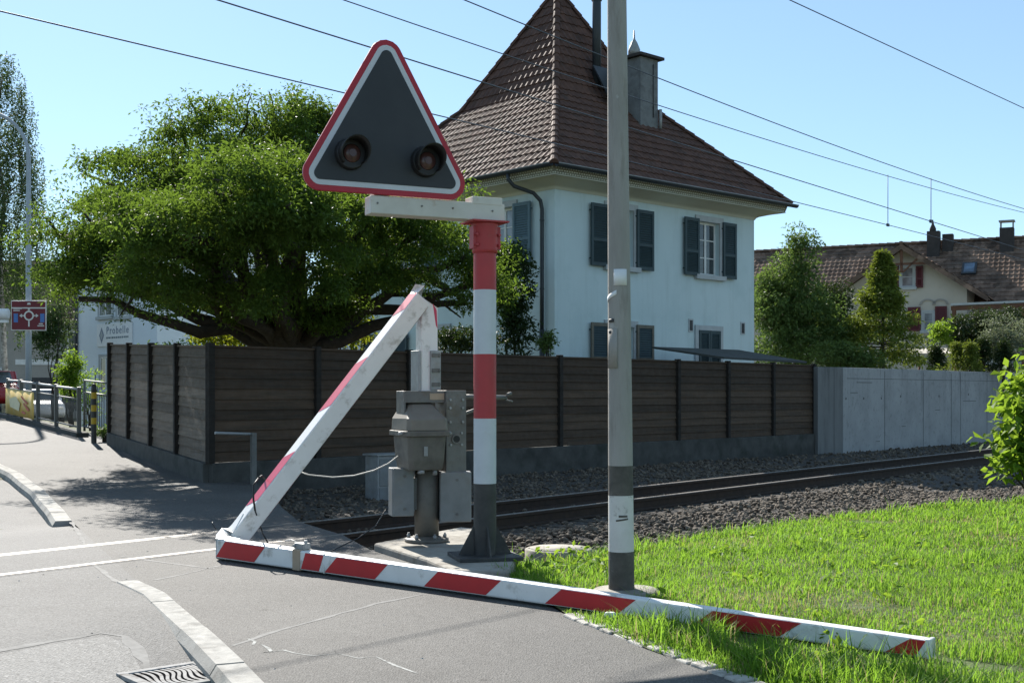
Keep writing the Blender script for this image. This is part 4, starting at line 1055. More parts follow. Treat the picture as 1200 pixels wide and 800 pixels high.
# ---- concrete mast
XM, YM = 0.72, 8.01
t = thing('concrete_mast', 'tall tapering grey concrete mast with painted bands near its foot and a blank white notice', 'mast', (XM, YM, 0.03))
def rm(z): return 0.086 - 0.0058 * (z - 0.0)
def zm(py): return H + (HOR - py) / F * (YM - 0.08)
mb = MB()
zz = [0.0, zm(647), zm(581), zm(546), 1.6, 2.4, 3.2, 4.0, 5.0, 6.2, 7.6]; mm = [2, 1, 2, 0, 0, 0, 0, 0, 0, 0]
for i in range(len(mm)): mb.tube([(XM, YM, zz[i]), (XM, YM, zz[i+1])], [rm(zz[i]), rm(zz[i+1])], 40, mm[i], cap=(i == len(mm)-1))
pole = mb.build('pole', ['mast', 'mast_white', 'mast_dark'], t)
mb = MB(); mb.lathe([(0.23, -0.2), (0.23, 0.045), (0.21, 0.06), (0.09, 0.065)], (XM + 0.03, YM, 0.0), 32); mb.build('foot_collar', 'slab', t)
def curved(name, a0, a1, z0, z1, m, off=0.002, n=10, par=t, slant=0.0, thick=0.002):
    mb = MB(); vs = []
    for i in range(n+1):
        a_ = R(a0 + (a1-a0)*i/n); dz = slant * i / n
        for z in (z0+dz, z1+dz): vs.append((XM + (rm(z)+off)*math.sin(a_), YM - (rm(z)+off)*math.cos(a_), z))
    mb.add(vs, [(2*i, 2*i+2, 2*i+3, 2*i+1) for i in range(n)], 0, True)
    o = mb.build(name, m, par); s_ = o.modifiers.new('solid', 'SOLIDIFY'); s_.thickness = thick; s_.offset = 1
    return o
curved('notice_plate', -32, 35, zm(334), zm(315), 'plate_white')
curved('tape_strip', -88, -18, zm(352.5), zm(347), 'plate_white', 0.0015, slant=0.042)
curved('cover_panel', -70, -15, zm(431), zm(385), 'mast', 0.004, thick=0.004)
curved('label_plate', -66, -32, zm(377), zm(373), 'dark_metal', 0.002)
mb = MB(); a_ = R(-50); q = Vector((XM + rm(1.9)*math.sin(a_), YM - rm(1.9)*math.cos(a_), zm(389))); mb.tube([q, q + Vector((math.sin(a_), -math.cos(a_), 0))*0.014], 0.011, 8); mb.build('lock', 'dark_metal', t)
bpy.data.objects['concrete_mast'].rotation_euler = (0, R(-0.45), 0)
# scraps on the painted band
curved('paint_scuff', -15, 25, zm(606), zm(603.5), 'mast_dark', 0.0012, thick=0.0008); curved('paint_scuff', -28, 28, zm(611), zm(609), 'mast_dark', 0.0012, slant=0.012, thick=0.0008)
# litter, manhole, drain
g = gp(715, 729); mb = MB()
loft(mb, [[Vector((g[0] + 0.04*sx_*k, g[1] + 0.025*sy_*k, z)) for sx_, sy_ in ((-1, -.4), (-.3, -1), (.8, -.8), (1, .3), (.3, 1), (-.8, .7))] for k, z in ((0.9, 0.028), (1.0, 0.045), (0.75, 0.062))])
meta(mb.build('litter_scrap', 'plate_white', bevel=0.006, origin=(g[0], g[1], 0.02)), 'crumpled white scrap lying on the cobbles at the lawn edge', 'litter')
g = gp(648, 645); mb = MB()
mb.lathe([(0.29, -0.25), (0.29, 0.018), (0.275, 0.026), (0.25, 0.028), (0.247, 0.022), (0.235, 0.022), (0.232, 0.028), (0.0, 0.030)], (g[0]+0.05, g[1]+0.05, -0.01), 40)
mb.tube([(g[0]+0.13, g[1]+0.02, 0.018), (g[0]+0.13, g[1]+0.02, 0.0215)], 0.02, 10, 1)
meta(mb.build('manhole_cover', ['slab', 'tar'], origin=(g[0]+0.05, g[1]+0.05, 0)), 'round concrete manhole cover sunk at the lawn edge by the banded pole', 'manhole cover')
# road drain: frame and grate with curved slots
zr = lambda x, y: roadz(x, y)
gA, gB = gp(142, 792, zr), gp(228, 780, zr); gA = Vector((gA[0], gA[1], 0)); gB = Vector((gB[0], gB[1], 0))
du = (gB - gA).normalized(); dv = Vector((du.y, -du.x, 0)); Wd = (gB - gA).length; zz0 = zr(gA.x, gA.y) + 0.004
t = thing('drain_grate', 'cast iron road drain with curved slots set beside the kerb', 'drain', (gA.x, gA.y, zz0))
mb = MB(); Dp = Wd * 1.05
def dr(u, v, z): return gA + du*u + dv*v + UP*(zz0 + z)
for u0, u1, v0, v1 in ((-0.02, Wd+0.02, -0.02, 0.025), (-0.02, Wd+0.02, Dp-0.025, Dp+0.02), (-0.02, 0.025, 0.026, Dp-0.026), (Wd-0.025, Wd+0.02, 0.026, Dp-0.026)):
    mb.obox(dr((u0+u1)/2, (v0+v1)/2, 0.003), du*(u1-u0)/2, dv*(v1-v0)/2, UP*0.010)
mb.build('drain_frame', 'drain', t, bevel=0.003)
mb = MB(); ns = 11
mb.obox(dr(Wd/2, Dp/2, -0.0005), du*(Wd/2-0.026), dv*(Dp/2-0.026), UP*0.005, 1)
for i in range(ns + 1):
    u = 0.03 + (Wd - 0.06) * i / ns
    n = 12; vs = []
    for k in range(n + 1):
        v = 0.028 + (Dp - 0.056) * k / n; b_ = 0.035 * math.sin(math.pi * 2 * (v / Dp)) 
        for du_ in (-0.0095, 0.0095):
            uu = min(Wd - 0.027, max(0.027, u + b_ * math.sin(math.pi * i / ns) + du_))
            vs.append(dr(uu, v, 0.008))
    mb.add(vs, [(2*k, 2*k+1, 2*k+3, 2*k+2) for k in range(n)], 0)
o = mb.build('grate', ['drain', 'drain_pit'], t)
# ================================================================== FENCES, CONCRETE WALL, HOUSE
def fence_run(name, label, pts_top, s_list, ptf, dirv, m_panel, ztop, zbot, zbase, ncol=10, inward=(0, 0), inset_from=0):
    t = thing(name, label, 'fence', (*ptf(0), 0))
    d = Vector((dirv[0], dirv[1], 0)); n = Vector((-d.y, d.x, 0))      # n points to the garden
    if n.dot(Vector((inward[0], inward[1], 0))) < 0: n = -n
    # plinth
    S = s_list
    mb = MB(); vs = []
    for s in S:
        x, y = ptf(s)
        for off, z in ((-0.09, -0.6), (0.16, -0.6), (0.16, zbot(s)), (-0.09, zbot(s))): vs.append(Vector((x, y, z)) + n * off)
    fs = [(0, 1, 2, 3), tuple(4*(len(S)-1) + k for k in (3, 2, 1, 0))]
    for i in range(len(S)-1):
        for k in range(4): fs.append((4*i+k, 4*i+(k+1) % 4, 4*(i+1)+(k+1) % 4, 4*(i+1)+k))
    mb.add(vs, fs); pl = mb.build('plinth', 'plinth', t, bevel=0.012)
    bm = bmesh.new(); bm.from_mesh(pl.data); bmesh.ops.recalc_face_normals(bm, faces=bm.faces[:]); bm.to_mesh(pl.data); bm.free()
    for i in range(len(S)-1):
        s0, s1 = S[i] + 0.05, S[i+1] - 0.05
        mb = MB(); nb = 11
        for k in range(nb):
            f0, f1 = k / nb, (k + 1) / nb
            P = []
            jit = rng.uniform(-0.003, 0.003)
            for s in (s0, s1):
                x, y = ptf(s); zb, zt = zbot(s) + 0.001, ztop(s) - 0.03
                P.append((Vector((x, y, zb + (zt - zb) * f0 + 0.005)), Vector((x, y, zb + (zt - zb) * f1 + 0.014))))
            o0 = -0.005 + jit; o1 = 0.016 + jit     # lower edge stands proud (weather boards)
            (a, b), (c, e_) = P
            mb.add([a - n*0.018, c - n*0.018, e_ + n*0.006, b + n*0.006, a + n*0.004, c + n*0.004, e_ + n*0.026, b + n*0.026],
                   [(0,1,2,3), (7,6,5,4), (0,4,5,1), (3,2,6,7), (0,3,7,4), (1,5,6,2)])
        mb.build('board_panel', m_panel, t)
        x0, y0 = ptf(s0); x1, y1 = ptf(s1)
        mb = MB(); mb.add([Vector((x0, y0, ztop(s0)-0.03)) - n*0.03, Vector((x1, y1, ztop(s1)-0.03)) - n*0.03, Vector((x1, y1, ztop(s1)-0.03)) + n*0.04, Vector((x0, y0, ztop(s0)-0.03)) + n*0.04,
                        Vector((x0, y0, ztop(s0))) - n*0.03, Vector((x1, y1, ztop(s1))) - n*0.03, Vector((x1, y1, ztop(s1))) + n*0.04, Vector((x0, y0, ztop(s0))) + n*0.04],
                      [(3,2,1,0), (4,5,6,7), (0,1,5,4), (1,2,6,5), (2,3,7,6), (3,0,4,7)])
        mb.build('capping_rail', m_panel, t)
    for s in S[inset_from:]:
        x, y = ptf(s); c = Vector((x, y, 0)) - n*0.02
        mb = MB(); mb.obox(c + UP*(zbot(s) + ztop(s) + 0.03)/2, d*0.05, n*0.055, UP*(ztop(s) + 0.03 - zbot(s))/2)
        mb.build('fence_post', 'fence_post', t, bevel=0.006)
    return t
SP = 1.97
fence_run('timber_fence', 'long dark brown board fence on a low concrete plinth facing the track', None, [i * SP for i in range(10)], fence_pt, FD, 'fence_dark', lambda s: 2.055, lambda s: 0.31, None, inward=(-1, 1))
wl = [0.02, 1.97, 3.94, 5.91, 7.88]
fence_run('timber_fence', 'shorter weathered board fence rising along the street to the garden gate', None, wl, wing_pt, WD, 'fence_grey', lambda s: 2.05 + 0.0375 * s, lambda s: 0.305 + 0.029 * s, None, inward=(1, 1), inset_from=1)

# boundary wall of board-marked concrete
K = Vector((8.48, 31.2, 0)); Lft = Vector((7.72, 30.75, 0)); ld = Vector((0.669, 0.743, 0)); far = K + ld * 34
nb = Vector((-ld.y, ld.x, 0)); sd_ = (K - Lft).normalized(); ns_ = Vector((-sd_.y, sd_.x, 0))
t = thing('concrete_wall', 'pale streaky cast concrete retaining wall bending at the end of the brown fence', 'wall', (K.x, K.y, -0.2))
mb = MB(); inn = K + (nb + ns_).normalized() * 0.33
mb.prism([K + UP*-0.6, far + UP*-0.6, far + nb*0.3 + UP*-0.6, inn + UP*-0.6], (0, 0, 2.6))
w = mb.build('wall_body', 'wall_concrete', t, bevel=0.01)
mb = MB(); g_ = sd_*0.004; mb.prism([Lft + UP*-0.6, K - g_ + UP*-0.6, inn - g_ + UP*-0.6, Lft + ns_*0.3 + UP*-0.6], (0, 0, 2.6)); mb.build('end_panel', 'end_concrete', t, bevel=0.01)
mb = MB(); i = 0
for s, lite in ((2.4, 0), (4.9, 0), (6.9, 1), (7.6, 0), (9.7, 0), (12.4, 1), (15, 0)):
    c = K + ld*s - nb*0.001; mb.obox(c + UP*0.85, ld*0.008, nb*0.004, UP*1.08)
for s, z, l in ((1.2, 1.62, 0.45), (3.6, 0.42, 0.12), (5.9, 0.85, 0.16), (2.0, 0.05, 0.1), (8.3, 1.1, 0.5), (0.6, 1.35, 0.2)):
    c = K + ld*s - nb*0.001; mb.obox(c + UP*z, ld*l, nb*0.004, UP*0.008)
for z in (1.05,): mb.obox(K + ld*8 - nb*0.001 + UP*1.72, ld*7.8, nb*0.003, UP*0.006)
for s, z in ((0.15, 1.2), (1.15, 1.2), (3.4, 1.25), (6.0, 1.25), (2.2, 1.2), (8.2, 1.3)): c = K + ld*s - nb*0.003 + UP*z; mb.obox(c, ld*0.02, nb*0.004, UP*0.03)
mb.obox((Lft + K)/2 + sd_*0.12 - ns_*0.001 + UP*0.7, sd_*0.008, ns_*0.004, UP*1.28)
mb.build('formwork_joint', 'joint', w)

# ---- lean-to shed roof behind the fence
t = thing('garden_shed', 'low felt roofed garden shed just behind the brown board fence', 'shed', (*fence_pt(14.5), 0))
dF = Vector((FD[0], FD[1], 0)); nF = Vector((-FD[1], FD[0], 0))
def fp(s, o, z): x, y = fence_pt(s); return Vector((x, y, z)) + nF * o
mb = MB(); mb.prism([fp(14.4, 0.35, 0), fp(17.4, 0.35, 0), fp(17.4, 2.2, 0), fp(14.4, 2.2, 0)], (0, 0, 2.05)); mb.build('shed_body', 'fence_dark', t)
mb = MB(); q = [fp(13.9, 0.16, 2.13), fp(17.7, 0.16, 2.10), fp(18.2, 2.5, 2.46), fp(14.3, 2.5, 2.44)]
mb.add([p for p in q] + [p + UP*0.05 for p in q], [(3,2,1,0), (4,5,6,7), (0,1,5,4), (1,2,6,5), (2,3,7,6), (3,0,4,7)])
mb.build('shed_roof', 'bitumen', t)

# ---- tiled roof plane helper ------------------------------------------------
def tile_plane(mb, prof, width, place, row=0.33, wave=0.22, amp=0.028, step=0.032, lim=None, seg=4, mi=0):
    """prof: [(m, z)] polyline from eave inwards; place(u, m, z, h) -> point; lim(m)->half-width allowed"""
    pts = []
    for i in range(len(prof)-1):
        (m0, z0), (m1, z1) = prof[i], prof[i+1]; L = math.hypot(m1-m0, z1-z0); n = max(1, round(L / row))
        for k in range(n): pts.append((m0 + (m1-m0)*k/n, z0 + (z1-z0)*k/n, m0 + (m1-m0)*(k+1)/n, z0 + (z1-z0)*(k+1)/n))
    nu = int(width / wave) * seg
    U = [(-0.5 + i/nu) * width for i in range(nu + 1)]
    base = len(mb.v); rows = 0
    for m0, z0, m1, z1 in pts:
        L = math.hypot(m1-m0, z1-z0); nm, nz = -(z1-z0)/L, (m1-m0)/L
        steep = 1.0
        for (m, z, h0) in ((m0, z0, 0.0), (m0, z0, step * steep), (m1, z1, 0.004)):
            for i, u in enumerate(U):
                ph = (u / wave) % 1.0; hw = amp * (0.5 + 0.5*math.cos(2*math.pi*ph)) ** 1.4
                h = h0 + (hw if h0 > 0 else 0)
                mm = m + nm*h; zz = z + nz*h
                l = lim(m) if lim else 1e9
                mb.v.append(tuple(place(max(-l, min(l, u)), mm, zz)))
            rows += 1
    n1 = nu + 1
    for r in range(rows - 1):
        for i in range(nu):
            a = base + r*n1 + i
            p, q_ = mb.v[a], mb.v[a+1]
            if abs(p[0]-q_[0]) + abs(p[1]-q_[1]) < 1e-5 and abs(mb.v[a+n1][0]-mb.v[a+n1+1][0]) + abs(mb.v[a+n1][1]-mb.v[a+n1+1][1]) < 1e-5: continue
            mb.f.append([a, a+1, a+n1+1, a+n1]); mb.m.append(mi); mb.smooth.append(False)
def hip_caps(mb, P, r=0.10, L=0.36, mi=0):
    """half-round ridge tiles overlapping along polyline P"""
    for i in range(len(P)-1):
        a, b = Vector(P[i]), Vector(P[i+1]); D = (b-a).length; n = max(1, round(D / L)); d = (b-a).normalized()
        side = d.cross(UP); side = side.normalized() if side.length > 1e-4 else Vector((1, 0, 0)); up = side.cross(d)
        for k in range(n):
            p0 = a + d*(D*k/n) - d*0.04; p1 = a + d*(D*(k+1)/n); vs = []
            for p, rr in ((p0, r*1.12), (p1, r*0.86)):
                for j in range(7):
                    an = math.pi * j / 6; vs.append(p + side*math.cos(an)*rr + up*(math.sin(an)*rr*0.95 - 0.02))
            fs = [(j, j+1, 7+j+1, 7+j) for j in range(6)] + [tuple(range(7))[::-1]]
            mb.add(vs, fs, mi)

# ---- the pale blue house -----------------------------------------------------
HA = math.atan2(0.673, 0.74)
house = thing('house', 'pale blue rendered house with a steep brown tiled pyramid roof and dark green shutters', 'house', (1.05, 30.0, 0.0), HA)
W = 8.1
def hb(mb, *a): return mb.box(*a)
WT = 0.17
OPEN = {'S': [(1.92, 2.86, 4.62, 6.10), (5.56, 6.46, 4.62, 6.10), (1.92, 2.86, 1.62, 3.06), (5.52, 6.46, 1.95, 3.08)],
        'L': [(1.50, 2.42, 4.62, 6.10), (5.1, 6.0, 4.62, 6.10), (4.15, 5.0, 1.6, 3.06), (6.55, 7.35, 1.7, 3.0)]}
mb = MB()
def skin(f, ops):
    us = sorted({0.0, W} | {u for o in ops for u in o[:2]}); zs_ = sorted({-0.5, 6.46} | {z for o in ops for z in o[2:]})
    for i in range(len(us)-1):
        for j in range(len(zs_)-1):
            um, zm2 = (us[i]+us[i+1])/2, (zs_[j]+zs_[j+1])/2
            if any(o[0] < um < o[1] and o[2] < zm2 < o[3] for o in ops): continue
            mb.add([f(us[i], 0, zs_[j]), f(us[i+1], 0, zs_[j]), f(us[i+1], 0, zs_[j+1]), f(us[i], 0, zs_[j+1])], [(0, 1, 2, 3)])
    for u0, u1, z0, z1 in ops:
        P = [(u0, z0), (u1, z0), (u1, z1), (u0, z1)]
        for k in range(4):
            (a, b), (c, d_) = P[k], P[(k+1) % 4]; mb.add([f(a, 0, b), f(c, 0, d_), f(c, -WT, d_), f(a, -WT, b)], [(0, 1, 2, 3)])
skin(lambda u, o, z: (u, -o, z), OPEN['S']); skin(lambda u, o, z: (-o, u, z), OPEN['L'])
mb.add([(W, 0, -.5), (W, W, -.5), (0, W, -.5), (W, 0, 6.46), (W, W, 6.46), (0, W, 6.46)], [(0, 1, 4, 3), (1, 2, 5, 4)])
mb.box(WT + .002, W - .05, WT + .002, W - .05, -0.5, 6.44)
mb.build('wall', 'stucco', house, False)
# boxed eaves
OV = 0.75; ez = 6.80
mb = MB()
def ringz(o, z): return [(-o, -o, z), (W+o, -o, z), (W+o, W+o, z), (-o, W+o, z)]
rings = [ringz(0.012, 6.36), ringz(0.05, 6.42), ringz(0.10, 6.45), ringz(OV-0.16, 6.58)]
vs = [p for r_ in rings for p in r_]; fs = []
for k in range(len(rings)-1):
    for j in range(4): fs.append((4*k+j, 4*k+(j+1) % 4, 4*(k+1)+(j+1) % 4, 4*(k+1)+j))
mb.add(vs, fs); mb.build('soffit', 'cream', house, False)
mb = MB()
r0, r1, r2, r3 = ringz(OV-0.155, 6.575), ringz(OV-0.12, 6.575), ringz(OV-0.06, 6.78), ringz(OV-0.16, 6.78)
vs = r0+r1+r2+r3; fs = []
for k in range(3):
    for j in range(4): fs.append((4*k+j, 4*k+(j+1) % 4, 4*(k+1)+(j+1) % 4, 4*(k+1)+j))
mb.add(vs, fs, 1)
# dentil lattice along the two faces in view (and round the far ones)
def dent(mb, side):
    n = 110
    for i in range(n):
        for rrow in range(3):
            u = -OV + 0.14 + (W + 2*OV - 0.28) * (i + 0.5*(rrow % 2)) / n; z = 6.60 + rrow*0.058; o = OV - 0.115 + 0.055*(z-6.575)/0.205
            s_ = 0.024
            c = (u, -o) if side == 0 else ((-o, u) if side == 1 else ((u, W+o) if side == 2 else (W+o, u)))
            if side in (0, 2): mb.box(c[0]-s_, c[0]+s_, c[1]-0.014, c[1]+0.014, z, z+0.034, 0)
            else: mb.box(c[0]-0.014, c[0]+0.014, c[1]-s_, c[1]+s_, z, z+0.034, 0)
for s_ in range(2): dent(mb, s_)
o_ = OV-0.05
for z0, z1 in ((6.565, 6.585), (6.77, 6.79)):
    oo = OV-0.105 if z0 < 6.6 else OV-0.045
    mb.box(-oo, W+oo, -oo, -oo+0.03, z0, z1, 0); mb.box(-oo, -oo+0.03, -oo+0.031, W+oo, z0, z1, 0); mb.box(-oo+.031, W+oo, W+oo-0.03, W+oo, z0, z1, 0); mb.box(W+oo-0.03, W+oo, -oo+.031, W+oo-.031, z0, z1, 0)
mb.build('frieze', ['cream', 'frieze_dark'], house, False)
# roof: flared pyramid, real tile relief
prof = [(0, ez), (2.82, 9.58), (4.8, 13.15)]
half = W/2 + OV
mb = MB(); C0 = W/2
mb.box(-OV+0.03, W+OV-0.03, -OV+0.03, W+OV-0.03, ez-0.03, ez-0.012, 0)
lim = lambda m: max(0.0, half - m)
tile_plane(mb, prof, 2*half, lambda u, m, z: (C0 + u, -OV + m, z), lim=lim)
tile_plane(mb, prof, 2*half, lambda u, m, z: (-OV + m, C0 - u, z), lim=lim)
tile_plane(mb, prof, 2*half, lambda u, m, z: (C0 - u, W + OV - m, z), lim=lim, row=0.5, wave=0.6)
tile_plane(mb, prof, 2*half, lambda u, m, z: (W + OV - m, C0 + u, z), lim=lim, row=0.5, wave=0.6)
roof = mb.build('roof', 'tile', house, False)
mb = MB()
for sx_, sy_ in ((-1, -1), (1, -1), (-1, 1), (1, 1)):
    hip_caps(mb, [(C0 + sx_*(half-m), C0 + sy_*(half-m), z + 0.05) for m, z in prof])
mb.build('hip_tiles', 'tile', roof, False)
mb = MB(); mb.lathe([(0.12, 0), (0.13, 0.1), (0.05, 0.2), (0.08, 0.3), (0.02, 0.55), (0.0, 0.8)], (C0, C0, 13.1), 12); mb.build('finial', 'gutter', roof, False)
# gutters
def gutter(p0, p1, out):
    mb = MB(); p0 = Vector(p0); p1 = Vector(p1); out = Vector(out); vs = []
    for p in (p0, p1):
        for j in range(9):
            an = math.pi * j / 8; vs.append(p + out*(0.075 - 0.075*math.cos(an)) - UP*0.075*math.sin(an)*1.0)
    mb.add(vs, [(j, j+1, 9+j+1, 9+j) for j in range(8)], 0, True)
    mb.tube([p0 + out*0.15, p1 + out*0.15], 0.013, 6, 1)
    o = mb.build('gutter', ['gutter', 'galv'], house, False); s_ = o.modifiers.new('solid', 'SOLIDIFY'); s_.thickness = 0.006
gutter((-OV-0.02, -OV, ez+0.0), (-OV-0.02, W+OV, ez+0.0), (-1, 0, 0)); gutter((-OV, -OV-0.02, ez-0.01), (W+OV+0.15, -OV-0.02, ez-0.01), (0, -1, 0))
mb = MB(); ys = 0.36
mb.tube([(-OV-0.09, ys+0.42, ez-0.07), (-OV-0.09, ys+0.42, ez-0.2), (-OV+0.05, ys+0.36, ez-0.36), (-0.30, ys+0.08, 6.28), (-0.14, ys, 6.1), (-0.09, ys, 5.9), (-0.09, ys, 4), (-0.09, ys, 2.9)], 0.05, 12)
mb.tube([(-0.09, ys, 2.92), (-0.09, ys, 0.3)], 0.065, 12)
for z in (5.6, 3.9): mb.tube([(-0.09, ys, z), (-0.09, ys, z+0.04)], 0.06, 12); 
mb.build('downpipe', 'gutter', house, False)
# chimneys
cx, cy = 4.97, 1.6
mb = MB(); mb.box(cx-0.37, cx+0.37, cy-0.32, cy+0.32, 8.4, 10.75)
ch = mb.build('chimney', 'chimney', roof, False, bevel=0.01)
mb = MB(); mb.box(cx-0.5, cx+0.5, cy-0.45, cy+0.45, 10.752, 10.83, 0); mb.lathe([(0.17, 10.83), (0.17, 11.0), (0.13, 11.1), (0.09, 11.2), (0.03, 11.3), (0.015, 11.55)], (cx-0.28, cy, 0), 14, 1)
mb.tube([(cx+0.15, cy-0.34, 10.6), (cx+0.15, cy-0.34, 9.1)], 0.012, 6, 2); mb.tube([(cx+0.36, cy-0.42, 9.35), (cx+0.36, cy-0.42, 8.8)], 0.045, 8, 1)
mb.build('chimney_cap', ['brick_dark', 'galv', 'dark_metal'], roof, False)
fx, fy = 3.95, 2.35
mb = MB(); mb.tube([(fx, fy, 9.6), (fx, fy, 14.3)], 0.125, 18); mb.tube([(fx, fy, 12.4), (fx, fy, 12.5)], 0.15, 18); mb.tube([(fx, fy, 13.15), (fx, fy, 13.4)], 0.165, 18)
mb.build('flue_pipe', 'gutter', roof, False)
mb = MB(); mb.prism([(fx-0.28, fy-0.75, 9.45), (fx+0.35, fy-0.75, 9.45), (fx+0.35, fy-0.1, 10.5), (fx-0.28, fy-0.1, 10.5)], (0, -0.03, 0.02)); mb.build('flue_flashing', 'gutter', roof, False)

# windows: right-hand wall is the plane y = 0, street wall is x = 0
def mp(side):
    if side == 'S': return lambda u, o, z: (u, -o, z)
    return lambda u, o, z: (-o, u, z)
def wbox(mb, f, u0, u1, o0, o1, z0, z1, mi=0):
    P = [f(u, o, z) for z in (z0, z1) for u, o in ((u0, o0), (u1, o0), (u1, o1), (u0, o1))]
    a = Vector(P[1])-Vector(P[0]); b = Vector(P[3])-Vector(P[0]); c = Vector(P[4])-Vector(P[0])
    mb.obox((Vector(P[0])+Vector(P[6]))/2, a/2, b/2, c/2, mi)
def window(par, f, u0, u1, z0, z1, trim='trim', frame='win_white', gl='glass', depth=0.0, bars=2, mull=True, tw=0.16, sill=True, recess=0.0):
    """frame proud of the wall by a few cm, panes set back inside a raised stone surround"""
    mb = MB()
    wbox(mb, f, u0-tw, u0, 0.0, 0.055, z0, z1+tw); wbox(mb, f, u1, u1+tw, 0.0, 0.055, z0, z1+tw); wbox(mb, f, u0+0.001, u1-0.001, 0.0, 0.055, z1, z1+tw)
    w = mb.build('window', trim, par, False, bevel=0.006)
    f_out = f
    if recess: f = lambda u, o, z: f_out(u, o - recess, z)
    if sill:
        mb = MB(); wbox(mb, f_out, u0-tw-0.04, u1+tw+0.04, -0.02, 0.13, z0-0.13, z0); mb.build('sill', trim, w, False, bevel=0.01)
    mb = MB(); fw = 0.06
    wbox(mb, f, u0, u0+fw, 0.003, 0.03, z0, z1); wbox(mb, f, u1-fw, u1, 0.003, 0.03, z0, z1)
    wbox(mb, f, u0+fw, u1-fw, 0.003, 0.03, z0, z0+fw); wbox(mb, f, u0+fw, u1-fw, 0.003, 0.03, z1-fw, z1)
    um = (u0+u1)/2
    if mull: wbox(mb, f, um-0.04, um+0.04, 0.003, 0.034, z0+fw, z1-fw)
    for k in range(1, bars+1):
        z = z0 + (z1-z0)*k/(bars+1); wbox(mb, f, u0+fw, (um-0.04) if mull else u1-fw, 0.003, 0.026, z-0.014, z+0.014)
        if mull: wbox(mb, f, um+0.04, u1-fw, 0.003, 0.026, z-0.014, z+0.014)
    mb.build('frame', frame, w, False)
    mb = MB(); wbox(mb, f, u0+0.02, u1-0.02, 0.001, 0.012, z0+0.02, z1-0.02); mb.build('pane', gl, w, False)
    return w
def shutter(par, f, u0, u1, z0, z1, m='shutter', o=0.075, edge=None, slats=13):
    mb = MB(); fw = 0.075; edge_i = 1 if edge else 0
    wbox(mb, f, u0, u0+fw, o, o+0.04, z0, z1, edge_i); wbox(mb, f, u1-fw, u1, o, o+0.04, z0, z1, edge_i)
    zm_ = z0 + (z1-z0)*0.42
    for a, b in ((z0, z0+0.09), (z1-0.09, z1), (zm_-0.04, zm_+0.04)): wbox(mb, f, u0+fw, u1-fw, o+0.002, o+0.038, a, b, edge_i)
    wbox(mb, f, u0+fw, u1-fw, o+0.001, o+0.008, z0+0.05, z1-0.05, 0)
    n = slats
    for k in range(n):
        for lo, hi in ((z0+0.09, zm_-0.04), (zm_+0.04, z1-0.09)):
            z = lo + (hi-lo)*(k+0.5)/n; h_ = (hi-lo)/n*0.34
            a0, b0_, c0_, d0 = f(u0+fw, o+0.010, z+h_*1.2), f(u1-fw, o+0.010, z+h_*1.2), f(u1-fw, o+0.036, z-h_), f(u0+fw, o+0.036, z-h_)
            mb.add([a0, b0_, c0_, d0], [(0, 1, 2, 3)], 0)
    for z in (z0+0.18, z1-0.18): wbox(mb, f, u0-0.03 if u0 < 0 else u0-0.025, u0+0.06, o-0.03, o-0.002, z-0.015, z+0.015, 0)
    return mb.build('shutter', [m, edge or m], par, False)
S = mp('S'); L_ = mp('L')
window(house, S, 1.92, 2.86, 4.62, 6.10, recess=0.155); shutter(house, S, 1.20, 1.86, 4.57, 6.15); shutter(house, S, 2.92, 3.58, 4.57, 6.15)
window(house, S, 5.56, 6.46, 4.62, 6.10, recess=0.155); shutter(house, S, 4.86, 5.48, 4.57, 6.15); shutter(house, S, 6.54, 7.14, 4.57, 6.15)
window(house, S, 1.92, 2.86, 1.62, 3.06, recess=0.155); shutter(house, S, 1.20, 1.86, 1.57, 3.13, 'shutter', edge='shutter_tan'); shutter(house, S, 2.92, 3.58, 1.57, 3.13, 'shutter', edge='shutter_tan')
# closed small shutters of the low window
window(house, S, 5.52, 6.46, 1.95, 3.08, tw=0.14, recess=0.155)
shutter(house, S, 5.52, 5.985, 1.98, 3.08, 'shutter', 0.04); shutter(house, S, 5.995, 6.46, 1.98, 3.08, 'shutter', 0.04)
for u in (5.22, 7.55):
    mb = MB(); wbox(mb, S, u-0.10, u+0.10, 0.0, 0.02, 3.02, 3.38, 0); wbox(mb, S, u-0.065, u+0.065, 0.02, 0.024, 3.06, 3.34, 1); mb.build('vent', ['trim', 'dark_metal'], house, False)
window(house, L_, 1.50, 2.42, 4.62, 6.10, gl='curtain_glass', recess=0.155); shutter(house, L_, 0.78, 1.42, 4.57, 6.15, 'shutter_blue'); shutter(house, L_, 2.50, 3.14, 4.57, 6.15, 'shutter_blue')
window(house, L_, 5.1, 6.0, 4.62, 6.10, recess=0.155); shutter(house, L_, 6.08, 6.7, 4.57, 6.15, 'shutter_blue'); shutter(house, L_, 4.4, 5.02, 4.57, 6.15, 'shutter_blue')
window(house, L_, 4.15, 5.0, 1.6, 3.06, bars=1, recess=0.155); window(house, L_, 6.55, 7.35, 1.7, 3.0, bars=1, gl='glass', recess=0.155)
shutter(house, L_, 7.45, 8.0, 1.65, 3.05); shutter(house, L_, 5.85, 6.42, 1.65, 3.05)
